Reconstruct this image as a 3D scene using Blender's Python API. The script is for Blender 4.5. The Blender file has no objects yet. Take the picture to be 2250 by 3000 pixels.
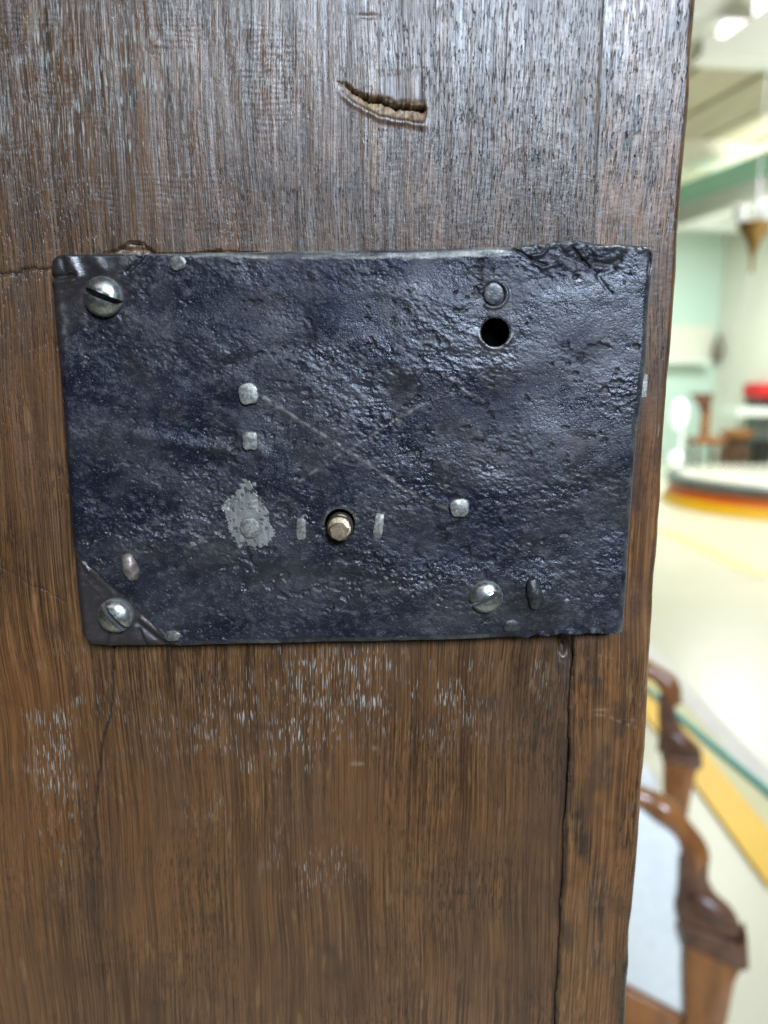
import bpy, bmesh, math, random
import numpy as np
from mathutils import Vector, Matrix

random.seed(7)
rng = np.random.RandomState(11)
scene = bpy.context.scene
COL = scene.collection

# ------------------------------------------------------------------ camera
FPX = 2103.0                      # focal length in photograph pixels (2250 x 3000)
PITCH = math.radians(10.1)
CAM = np.array([0.0, -0.2166, 1.35])
FW = np.array([0, math.cos(PITCH), -math.sin(PITCH)])
UP = np.array([0, math.sin(PITCH), math.cos(PITCH)])
cam_d = bpy.data.cameras.new('camera')
cam_d.sensor_fit = 'VERTICAL'
cam_d.sensor_height = 36.0
cam_d.sensor_width = 27.0
cam_d.lens = 36.0 * FPX / 3000.0
cam_d.clip_start = 0.01
cam_d.clip_end = 100
cam_d.dof.use_dof = True
cam_d.dof.focus_distance = 0.218
cam_d.dof.aperture_fstop = 6.9
cam = bpy.data.objects.new('camera', cam_d)
cam.location = CAM
cam.rotation_euler = (math.pi / 2 - PITCH, 0, 0)
COL.objects.link(cam)
scene.camera = cam

# ------------------------------------------------------------------ world, lamps, exposure
world = bpy.data.worlds.new('World')
scene.world = world
world.use_nodes = True
world.node_tree.nodes['Background'].inputs[0].default_value = (0.80, 0.88, 1.0, 1)
world.node_tree.nodes['Background'].inputs[1].default_value = 0.05
scene.view_settings.view_transform = 'Standard'
scene.view_settings.look = 'None'
scene.view_settings.exposure = 0.0
scene.view_settings.gamma = 1.0
scene.cycles.max_bounces = 6
scene.cycles.diffuse_bounces = 4
scene.cycles.use_denoising = True
scene.cycles.denoising_prefilter = 'NONE'
scene.cycles.use_adaptive_sampling = False
scene.cycles.sample_clamp_indirect = 4.0


def area(name, loc, target, sx, sy, power, color, spread=180):
    l = bpy.data.lights.new(name, 'AREA')
    l.shape = 'RECTANGLE'
    l.size = sx
    l.size_y = sy
    l.energy = power
    l.color = color
    o = bpy.data.objects.new(name, l)
    o.location = loc
    d = Vector(target) - Vector(loc)
    o.rotation_euler = d.to_track_quat('-Z', 'Y').to_euler()
    l.spread = math.radians(spread)
    COL.objects.link(o)
    return o


# daylight through the hall windows behind the photographer, high and a little to the right
area('window_light', (1.2, -3.1, 3.15), (0.05, 0, 1.38), 1.5, 0.9, 65, (0.68, 0.82, 1.0), 70)
# fluorescent rows of the hall
area('hall_light', (2.9, 6.2, 3.75), (2.9, 6.2, 0), 1.5, 0.7, 92, (1.0, 0.97, 0.88), 160)
area('hall_light', (4.6, 9.2, 3.75), (4.6, 9.2, 0), 1.6, 0.8, 260, (0.92, 1.0, 0.97), 180)
area('hall_light', (1.4, 2.8, 3.75), (1.4, 2.8, 0), 1.6, 1.0, 26, (1.0, 0.97, 0.9), 120)
area('hall_light', (-1.0, -2.6, 3.75), (-1.0, -2.6, 0), 2.0, 1.0, 22, (1.0, 0.96, 0.88))


area('ceiling_fill', (5.2, 7.4, 2.75), (5.2, 7.4, 4.0), 1.4, 0.9, 120, (1.0, 0.98, 0.90))  # added fill lamps, out of sight, that brighten the ceiling and beams
area('ceiling_fill', (3.5, 3.1, 2.2), (3.0, 6.6, 4.0), 0.8, 0.6, 75, (1.0, 0.98, 0.92))


# ------------------------------------------------------------------ pixel <-> place
def ray(px, py):
    return FW + np.array([1, 0, 0]) * ((px - 1125.0) / FPX) + UP * ((1500.0 - py) / FPX)


def W(px, py, y):                 # where the sight line meets the vertical plane at depth y
    d = ray(px, py)
    return CAM + d * ((y - CAM[1]) / d[1])


def FZ(px, py, z):                # where it meets the level plane at height z
    d = ray(px, py)
    return CAM + d * ((z - CAM[2]) / d[2])


def to_px(P):                     # design coordinates of points (vectorised)
    r = P - CAM
    dep = r @ FW
    return 1125.0 + FPX * r[..., 0] / dep, 1500.0 - FPX * (r @ UP) / dep


# ------------------------------------------------------------------ numpy noise
TAB = rng.rand(8, 257, 257)
TAB[:, 256, :] = TAB[:, 0, :]
TAB[:, :, 256] = TAB[:, :, 0]


def vn(x, y, k=0):
    t = TAB[k % 8]
    xi = np.floor(x)
    yi = np.floor(y)
    fx = x - xi
    fy = y - yi
    xi = xi.astype(int) & 255
    yi = yi.astype(int) & 255
    fx = fx * fx * fx * (fx * (fx * 6 - 15) + 10)
    fy = fy * fy * fy * (fy * (fy * 6 - 15) + 10)
    a = t[xi, yi]
    b = t[xi + 1, yi]
    c = t[xi, yi + 1]
    d = t[xi + 1, yi + 1]
    return (a + (b - a) * fx) * (1 - fy) + (c + (d - c) * fx) * fy - 0.5


def fbm(x, y, k=0, o=4, g=0.5):
    s = 0
    a = 1.0
    for i in range(o):
        s = s + a * vn(x * 1.97 ** i + 17.3 * i, y * 1.97 ** i + 5.1 * i, k + i)
        a *= g
    return s


def sstep(a, b, x):
    t = np.clip((x - a) / (b - a), 0, 1)
    return t * t * (3 - 2 * t)


def blob(u, v, cx, cy, rx, ry, ang=0.0):
    c, s = math.cos(ang), math.sin(ang)
    a = ((u - cx) * c + (v - cy) * s) / rx
    b = (-(u - cx) * s + (v - cy) * c) / ry
    return np.exp(-(a * a + b * b))


def seg_dist(u, v, x0, y0, x1, y1):
    dx, dy = x1 - x0, y1 - y0
    L = dx * dx + dy * dy
    t = np.clip(((u - x0) * dx + (v - y0) * dy) / L, 0, 1)
    return np.hypot(u - x0 - t * dx, v - y0 - t * dy), t


def poly_line_dist(u, v, pts):
    d = np.full(u.shape, 1e9)
    for (a, b), (c, e) in zip(pts[:-1], pts[1:]):
        q, _ = seg_dist(u, v, a, b, c, e)
        d = np.minimum(d, q)
    return d


def in_poly(u, v, pts):
    ins = np.zeros(u.shape, bool)
    n = len(pts)
    for i in range(n):
        x0, y0 = pts[i]
        x1, y1 = pts[(i + 1) % n]
        if y0 == y1:
            continue
        c = ((y0 > v) != (y1 > v)) & (u < (x1 - x0) * (v - y0) / (y1 - y0) + x0)
        ins ^= c
    return ins


# ------------------------------------------------------------------ object helpers
def tag(o, label=None, cat=None, group=None, kind=None):
    if label: o['label'] = label
    if cat: o['category'] = cat
    if group: o['group'] = group
    if kind: o['kind'] = kind
    return o


def thing(name, label, cat, loc, group=None):
    o = bpy.data.objects.new(name, None)
    o.location = [float(c) for c in loc]
    o.empty_display_size = 0.05
    COL.objects.link(o)
    return tag(o, label, cat, group)


def link(name, me, mat, parent=None):
    o = bpy.data.objects.new(name, me)
    COL.objects.link(o)
    if mat is not None:
        for m in (mat if isinstance(mat, (list, tuple)) else [mat]):
            me.materials.append(m)
    if parent is not None:
        o.parent = parent
        M = Matrix.Translation(parent.location)
        p = parent
        o.matrix_parent_inverse = M.inverted() if parent.parent is None and parent.type == 'EMPTY' else Matrix.Identity(4)
    return o


def np_mesh(name, V, Fq, attrs=None, smooth=True):
    """mesh from arrays: V (n,3), Fq (m,4)"""
    me = bpy.data.meshes.new(name)
    n, m = len(V), len(Fq)
    me.vertices.add(n)
    me.vertices.foreach_set('co', V.astype(np.float32).ravel())
    me.loops.add(m * 4)
    me.loops.foreach_set('vertex_index', Fq.astype(np.int32).ravel())
    me.polygons.add(m)
    me.polygons.foreach_set('loop_start', np.arange(0, m * 4, 4, dtype=np.int32))
    me.polygons.foreach_set('use_smooth', np.full(m, smooth, dtype=bool))
    for k, a in (attrs or {}).items():
        at = me.attributes.new(k, 'FLOAT', 'POINT')
        at.data.foreach_set('value', a.astype(np.float32).ravel())
    me.update(calc_edges=True)
    me.validate()
    return me


def grid_solid(name, P, back_y, attrs, drop=None):
    """front grid P (r,c,3) with side walls running back to back_y and a back sheet"""
    r, c = P.shape[:2]
    idx = np.arange(r * c).reshape(r, c)
    F = np.stack([idx[:-1, :-1], idx[:-1, 1:], idx[1:, 1:], idx[1:, :-1]], -1).reshape(-1, 4)
    if drop is not None:
        F = F[~drop[:-1, :-1].ravel()]
    per = np.concatenate([idx[0, :], idx[1:, -1], idx[-1, -2::-1], idx[-2:0:-1, 0]])
    V = P.reshape(-1, 3)
    # a doubled rim so that the side walls keep a crisp edge
    rim = V[per].copy()
    bk = V[per].copy()
    bk[:, 1] = back_y
    n0 = len(V)
    m = len(per)
    V = np.concatenate([V, rim, bk])
    a = np.arange(m)
    b = (a + 1) % m
    S = np.stack([n0 + a, n0 + m + a, n0 + m + b, n0 + b], -1)
    F = np.concatenate([F, S])
    at = {k: np.concatenate([x.ravel(), x.ravel()[per], x.ravel()[per]]) for k, x in attrs.items()}
    return np_mesh(name, V, F, at)


def bm_obj(name, bm, mat, parent=None, smooth=False, angle=None):
    me = bpy.data.meshes.new(name)
    bmesh.ops.recalc_face_normals(bm, faces=bm.faces)
    bm.to_mesh(me)
    bm.free()
    if smooth:
        me.polygons.foreach_set('use_smooth', np.ones(len(me.polygons), bool))
        if angle is not None:
            me.set_sharp_from_angle(angle=angle)
    return link(name, me, mat, parent)


def add_box(bm, lo, hi, M=None):
    r = bmesh.ops.create_cube(bm, size=1.0)
    for v in r['verts']:
        co = Vector([lo[i] + (v.co[i] + 0.5) * (hi[i] - lo[i]) for i in range(3)])
        v.co = M @ co if M is not None else co
    return r['verts']


def bevel_all(bm, w, seg=2):
    bmesh.ops.bevel(bm, geom=bm.edges[:], offset=w, segments=seg, affect='EDGES', profile=0.5)


def add_lathe(bm, prof, seg=20, loc=(0, 0, 0), M=None, sx=1.0, sy=1.0):
    rings = []
    for r, z in prof:
        ring = []
        for i in range(seg):
            a = 2 * math.pi * i / seg
            co = Vector((loc[0] + sx * r * math.cos(a), loc[1] + sy * r * math.sin(a), loc[2] + z))
            ring.append(bm.verts.new(M @ co if M is not None else co))
        rings.append(ring)
    for a, b in zip(rings[:-1], rings[1:]):
        for i in range(seg):
            bm.faces.new((a[i], a[(i + 1) % seg], b[(i + 1) % seg], b[i]))
    bm.faces.new(rings[0][::-1])
    bm.faces.new(rings[-1])


def add_tube(bm, pts, radii, seg=10, flat=1.0):
    pts = [Vector([float(c) for c in p]) for p in pts]
    rings = []
    for i, p in enumerate(pts):
        t = (pts[min(i + 1, len(pts) - 1)] - pts[max(i - 1, 0)]).normalized()
        u = t.cross(Vector((0, 1, 0.01))).normalized()
        w = t.cross(u).normalized()
        r = radii[i] if isinstance(radii, (list, tuple)) else radii
        rings.append([bm.verts.new(p + u * r * math.cos(2 * math.pi * k / seg) + w * r * flat * math.sin(2 * math.pi * k / seg)) for k in range(seg)])
    for a, b in zip(rings[:-1], rings[1:]):
        for k in range(seg):
            bm.faces.new((a[k], a[(k + 1) % seg], b[(k + 1) % seg], b[k]))
    bm.faces.new(rings[0][::-1])
    bm.faces.new(rings[-1])


def add_prism(bm, outline, y0, y1):
    """outline: list of (x,z); extruded from y0 to y1"""
    a = [bm.verts.new((x, y0, z)) for x, z in outline]
    b = [bm.verts.new((x, y1, z)) for x, z in outline]
    n = len(a)
    bm.faces.new(a)
    bm.faces.new(b[::-1])
    for i in range(n):
        bm.faces.new((a[i], b[i], b[(i + 1) % n], a[(i + 1) % n]))


def spline(pts, n=8):
    out = []
    P = [Vector([float(c) for c in p]) for p in pts]
    for i in range(len(P) - 1):
        p0, p1, p2, p3 = P[max(i - 1, 0)], P[i], P[i + 1], P[min(i + 2, len(P) - 1)]
        for k in range(n):
            t = k / n
            out.append(0.5 * ((2 * p1) + (p2 - p0) * t + (2 * p0 - 5 * p1 + 4 * p2 - p3) * t * t + (3 * p1 - p0 - 3 * p2 + p3) * t ** 3))
    out.append(P[-1])
    return out


# ------------------------------------------------------------------ materials
class NT:
    def __init__(s, name):
        s.m = bpy.data.materials.new(name)
        s.m.use_nodes = True
        s.t = s.m.node_tree
        s.b = s.t.nodes['Principled BSDF']

    def node(s, typ, **kw):
        n = s.t.nodes.new(typ)
        for k, v in kw.items():
            setattr(n, k, v)
        return n

    def ln(s, a, b):
        s.t.links.new(a, b)

    def setin(s, sock, v):
        if hasattr(v, 'is_output'):
            s.ln(v, sock)
        elif isinstance(v, (tuple, list)) and len(v) == 3 and sock.type == 'RGBA':
            sock.default_value = (*v, 1)
        else:
            sock.default_value = v

    def coord(s):
        return s.node('ShaderNodeTexCoord').outputs['Object']

    def scale(s, v, sc, rot=(0, 0, 0)):
        n = s.node('ShaderNodeMapping')
        s.ln(v, n.inputs['Vector'])
        n.inputs['Scale'].default_value = sc
        n.inputs['Rotation'].default_value = rot
        return n.outputs[0]

    def noise(s, v, scale=1.0, detail=2.0, rough=0.5, dist=0.0):
        n = s.node('ShaderNodeTexNoise')
        s.ln(v, n.inputs['Vector'])
        n.inputs['Scale'].default_value = scale
        n.inputs['Detail'].default_value = detail
        n.inputs['Roughness'].default_value = rough
        n.inputs['Distortion'].default_value = dist
        return n.outputs['Fac']

    def voro(s, v, scale=1.0, feat='F1'):
        n = s.node('ShaderNodeTexVoronoi', feature=feat)
        s.ln(v, n.inputs['Vector'])
        n.inputs['Scale'].default_value = scale
        return n.outputs['Distance']

    def ramp(s, v, a, b, lo=0.0, hi=1.0):
        n = s.node('ShaderNodeMapRange', interpolation_type='SMOOTHSTEP')
        s.ln(v, n.inputs['Value'])
        n.inputs['From Min'].default_value = a
        n.inputs['From Max'].default_value = b
        n.inputs['To Min'].default_value = lo
        n.inputs['To Max'].default_value = hi
        return n.outputs[0]

    def math(s, op, a, b=0.0, clamp=False):
        n = s.node('ShaderNodeMath', operation=op, use_clamp=clamp)
        s.setin(n.inputs[0], a)
        s.setin(n.inputs[1], b)
        return n.outputs[0]

    def mix(s, f, a, b, blend='MIX'):
        n = s.node('ShaderNodeMix', data_type='RGBA', blend_type=blend)
        s.setin(n.inputs[0], f)
        s.setin(n.inputs[6], a)
        s.setin(n.inputs[7], b)
        return n.outputs[2]

    def attr(s, name):
        return s.node('ShaderNodeAttribute', attribute_name=name).outputs['Fac']

    def bump(s, h, dist, strength=1.0, nrm=None):
        n = s.node('ShaderNodeBump')
        s.ln(h, n.inputs['Height'])
        n.inputs['Distance'].default_value = dist
        n.inputs['Strength'].default_value = strength
        if nrm is not None:
            s.ln(nrm, n.inputs['Normal'])
        return n.outputs[0]

    def out(s, color=None, rough=None, metal=None, normal=None, spec=None, **kw):
        for k, v in (('Base Color', color), ('Roughness', rough), ('Metallic', metal), ('Normal', normal), ('Specular IOR Level', spec)):
            if v is not None:
                s.setin(s.b.inputs[k], v)
        for k, v in kw.items():
            s.setin(s.b.inputs[k.replace('_', ' ')], v)
        return s.m


def oak(name, light, dark, seed=0.0):
    t = NT(name)
    c0 = t.coord()
    add = t.node('ShaderNodeVectorMath', operation='ADD')
    t.ln(c0, add.inputs[0])
    add.inputs[1].default_value = (seed, seed * 0.7, seed * 1.3)
    # gentle sideways drift of the grain
    dn = t.node('ShaderNodeTexNoise')
    t.ln(t.scale(add.outputs[0], (14, 3, 9)), dn.inputs['Vector'])
    dn.inputs['Scale'].default_value = 1.0
    dn.inputs['Detail'].default_value = 2.0
    sub = t.node('ShaderNodeVectorMath', operation='MULTIPLY_ADD')
    t.ln(dn.outputs['Color'], sub.inputs[0])
    sub.inputs[1].default_value = (0.010, 0, 0)
    t.ln(add.outputs[0], sub.inputs[2])
    c = sub.outputs[0]
    fib = t.noise(t.scale(c, (1500, 60, 20)), 1, 4, 0.7)
    ring = t.noise(t.scale(c, (170, 20, 4)), 1, 3, 0.55)
    tone = t.noise(t.scale(c, (26, 10, 13)), 1, 4, 0.6)
    spot = t.noise(t.scale(c, (120, 40, 90)), 1, 4, 0.6)
    por = t.noise(t.scale(c, (2300, 60, 190)), 1, 1.0, 0.5)
    porl = t.noise(t.scale(c, (2700, 60, 170)), 1.0, 1.0, 0.5)
    flk = t.noise(t.scale(c, (330, 40, 60), (0, math.radians(9), 0)), 1, 1.2, 0.5)
    lime = t.attr('lime')
    pit = t.attr('pore')
    raw = t.attr('raw')
    stain_shade = t.attr('stain_shade')
    warm = t.attr('warm')
    pol = t.attr('worn')
    line = t.noise(t.scale(c, (2000, 60, 20)), 1, 3, 0.6)
    base = t.mix(t.ramp(fib, 0.36, 0.66), dark, light)
    base = t.mix(t.ramp(ring, 0.40, 0.66, 0, 0.65), base, tuple(x * 0.5 for x in dark))
    base = t.mix(t.ramp(line, 0.53, 0.66, 0, 0.55), base, tuple(min(1, x * 1.75) for x in light))
    base = t.mix(t.ramp(tone, 0.38, 0.66, 0.0, 0.55), base, (0.036, 0.020, 0.010))
    base = t.mix(t.math('MULTIPLY', t.ramp(spot, 0.50, 0.74, 0, 0.8), 0.8), base, (0.012, 0.009, 0.008))
    base = t.mix(t.math('MULTIPLY', t.math('MULTIPLY', warm, t.ramp(fib, 0.3, 0.65, 0.25, 0.9)), 0.75), base, (0.125, 0.047, 0.014))
    # ray flecks
    fm = t.ramp(flk, 0.635, 0.72)
    base = t.mix(t.math('MULTIPLY', fm, 0.30), base, (0.17, 0.090, 0.038))
    # open pores, dark
    pm = t.ramp(por, 0.55, 0.64)
    pm = t.math('MULTIPLY', pm, t.math('SUBTRACT', 1.0, t.math('MULTIPLY', pol, 0.85)))
    base = t.mix(t.math('MULTIPLY', pm, pit), base, (0.006, 0.005, 0.005))
    # pores filled with old pale wax
    lm = t.math('MULTIPLY', t.ramp(t.math('ADD', porl, t.math('MULTIPLY', lime, 0.06)), 0.62, 0.67), t.math('MULTIPLY', lime, 1.5, True), True)
    base = t.mix(t.math('MULTIPLY', lm, 0.7), base, (0.25, 0.25, 0.225))
    base = t.mix(t.math('MULTIPLY', stain_shade, 0.9, True), base, (0.008, 0.007, 0.007))
    rawc = t.mix(t.ramp(fib, 0.35, 0.65), (0.15, 0.092, 0.048), (0.36, 0.25, 0.15))
    base = t.mix(raw, base, rawc)
    h = t.math('ADD', t.math('MULTIPLY', fib, 0.45), t.math('MULTIPLY', t.math('MULTIPLY', pm, pit), -0.8))
    h = t.math('ADD', h, t.math('MULTIPLY', line, 0.35))
    h = t.math('ADD', h, t.math('MULTIPLY', lm, 0.3))
    xg = t.noise(t.scale(c, (500, 60, 900)), 1, 2, 0.5)
    h = t.math('ADD', h, t.math('MULTIPLY', xg, 0.18))
    h = t.math('ADD', h, t.math('MULTIPLY', spot, 0.5))
    h = t.math('MULTIPLY', h, t.math('SUBTRACT', 1.0, t.math('MULTIPLY', pol, 0.6)))
    nb = t.bump(h, 0.00029, 1.0)
    r = t.ramp(tone, 0.3, 0.7, 0.29, 0.43)
    r = t.math('ADD', r, t.math('MULTIPLY', lm, 0.2))
    r = t.math('ADD', r, t.math('MULTIPLY', raw, 0.35))
    return t.out(base, r, 0.0, nb, 0.5)


def iron_mat():
    t = NT('black_iron')
    c = t.coord()
    n1 = t.noise(t.scale(c, (60, 60, 80)), 1, 4, 0.6)
    n2 = t.noise(t.scale(c, (420, 300, 520), (0, 0.4, 0)), 1, 4, 0.65)
    n3 = t.noise(t.scale(c, (1500, 900, 1900), (0, 0.35, 0)), 1, 3, 0.6)
    bare = t.attr('bare')
    brown = t.attr('brown')
    pit = t.attr('pit')
    col = t.mix(t.ramp(n1, 0.35, 0.68), (0.0075, 0.009, 0.016), (0.024, 0.024, 0.030))
    col = t.mix(t.ramp(n2, 0.50, 0.72, 0, 0.5), col, (0.070, 0.066, 0.068))
    col = t.mix(t.ramp(n3, 0.60, 0.74, 0, 0.5), col, (0.20, 0.20, 0.215))
    col = t.mix(t.math('MULTIPLY', brown, 0.75), col, (0.036, 0.028, 0.025))
    col = t.mix(pit, col, (0.012, 0.011, 0.012))
    br = t.noise(t.scale(c, (900, 500, 90), (0, 0.5, 0)), 1, 3, 0.6)
    col = t.mix(t.math('MULTIPLY', bare, 1.0, True), col, t.mix(t.ramp(br, 0.3, 0.7), (0.15, 0.143, 0.125), (0.25, 0.24, 0.215)))
    h = t.math('ADD', t.math('MULTIPLY', n2, 0.55), t.math('MULTIPLY', n3, 0.40))
    h = t.math('MULTIPLY', h, t.math('SUBTRACT', 1.0, t.math('MULTIPLY', brown, 0.75)))
    h = t.math('MULTIPLY', h, t.math('SUBTRACT', 1.0, t.math('MULTIPLY', bare, 0.7, True)))
    r = t.ramp(n1, 0.3, 0.7, 0.27, 0.43)
    r = t.math('ADD', r, t.ramp(n2, 0.35, 0.65, -0.08, 0.10))
    r = t.math('ADD', r, t.math('MULTIPLY', pit, 0.3))
    r = t.math('ADD', r, t.math('MULTIPLY', bare, 0.2))
    r = t.math('ADD', r, t.math('MULTIPLY', t.attr('matt'), 0.10))
    spec = t.math('MULTIPLY_ADD', t.attr('matt'), -0.42)
    spec.node.inputs[2].default_value = 0.56
    return t.out(col, r, 0.40, t.bump(h, 0.00036, 1.0), spec)


def metal_mat(name, a, b, rough=(0.25, 0.45), metal=0.9, scale=700, bump=0.00008):
    t = NT(name)
    c = t.coord()
    n1 = t.noise(c, scale, 4, 0.6)
    n2 = t.noise(c, scale * 0.3, 3, 0.6)
    col = t.mix(t.ramp(n1, 0.35, 0.65), a, b)
    return t.out(col, t.ramp(n2, 0.35, 0.65, *rough), metal, t.bump(n1, bump, 0.8))


def plain(name, a, b=None, rough=0.5, scale=6.0, metal=0.0, bump=0.0, spec=0.5, stretch=(1, 1, 1), emit=None, es=0.0):
    t = NT(name)
    c = t.scale(t.coord(), stretch)
    n = t.noise(c, scale, 4, 0.6)
    col = t.mix(t.ramp(n, 0.35, 0.65), a, b or tuple(x * 0.88 for x in a))
    kw = {}
    if emit:
        t.b.inputs['Emission Color'].default_value = (*emit, 1)
        t.b.inputs['Emission Strength'].default_value = es
    return t.out(col, rough, metal, t.bump(n, bump, 1.0) if bump else None, spec)


M_PANEL = oak('oak_panel', (0.108, 0.051, 0.020), (0.017, 0.0080, 0.0036), 0.0)
M_STILE = oak('oak_stile', (0.165, 0.078, 0.028), (0.026, 0.012, 0.005), 3.7)
M_IRON = iron_mat()
def screw_mat():
    t = NT('screw_steel')
    c = t.coord()
    n1 = t.noise(c, 900, 4, 0.6)
    n2 = t.noise(c, 260, 3, 0.6)
    col = t.mix(t.ramp(n1, 0.35, 0.65), (0.24, 0.24, 0.23), (0.37, 0.37, 0.355))
    dirt = t.math('MULTIPLY', t.attr('grime'), t.ramp(n1, 0.3, 0.6, 0.7, 1.0), True)
    col = t.mix(dirt, col, (0.010, 0.008, 0.007))
    return t.out(col, t.math('ADD', t.ramp(n2, 0.35, 0.65, 0.24, 0.38), t.math('MULTIPLY', dirt, 0.4)), t.math('SUBTRACT', 0.95, t.math('MULTIPLY', dirt, 0.8)), t.bump(n1, 0.00005, 0.8))


M_SCREW = screw_mat()
M_RIVET = metal_mat('rivet_steel', (0.125, 0.120, 0.108), (0.26, 0.25, 0.225), (0.38, 0.58), 0.7, 900, 0.00015)
M_DARKRIV = metal_mat('rivet_iron', (0.028, 0.029, 0.034), (0.06, 0.058, 0.057), (0.35, 0.5), 0.65, 800, 0.0002)
M_DULLRIV = metal_mat('rivet_dull', (0.06, 0.057, 0.052), (0.14, 0.135, 0.12), (0.4, 0.6), 0.6, 800, 0.0002)
M_BROWNRIV = metal_mat('rivet_rust', (0.10, 0.07, 0.055), (0.19, 0.16, 0.145), (0.35, 0.5), 0.5, 500, 0.0002)
M_PIN = metal_mat('pin_brass', (0.16, 0.12, 0.075), (0.30, 0.25, 0.18), (0.25, 0.42), 0.9, 600, 0.0001)
M_PINTIP = metal_mat('pin_tip_brown', (0.045, 0.027, 0.012), (0.085, 0.055, 0.027), (0.5, 0.65), 0.5, 900, 0.0001)
M_HOLE = plain('lock_inside', (0.0015, 0.0015, 0.0015), rough=0.9, spec=0.0)

# ------------------------------------------------------------------ the oak door
JOINT = [(1772, -60), (1770, 0), (1755, 400), (1740, 720), (1706, 1300), (1678, 1890), (1672, 2050), (1655, 2400), (1640, 2700), (1625, 3000), (1622, 3060)]
EDGE = [(2053, -60), (2050, 0), (2042, 108), (2033, 271), (2020, 416), (2009, 543), (2003, 651), (1996, 800), (1993, 827), (1985, 917), (1977, 1026), (1969, 1134),
        (1958, 1279), (1949, 1410), (1938, 1581), (1924, 1726), (1913, 1888), (1902, 2015), (1900, 2087), (1895, 2200), (1880, 2363), (1873, 2453), (1866, 2562),
        (1858, 2670), (1849, 2743), (1844, 2887), (1837, 3000), (1834, 3060)]


def line_x(pts, z):
    w = np.array([W(a, b, 0) for a, b in pts])[::-1]
    return np.interp(z, w[:, 2], w[:, 0])


def zs_dense():
    lo, hi = 1.115, 1.465
    d = np.arange(lo, hi, 0.00036)
    below = np.linspace(0.03, lo, 60)[:-1]
    above = np.linspace(hi, 1.98, 40)
    return np.concatenate([below, d, above])


door = thing('cabinet_door', 'old dark brown oak door standing open, with a black iron lock screwed to it', 'door', (-0.2, 0.012, 0.0))

zz = zs_dense()
SPLIT = [(330, 1885), (331, 1960), (326, 2060), (318, 2110), (300, 2160), (292, 2230), (282, 2310), (276, 2400), (284, 2480), (280, 2580)]


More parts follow.
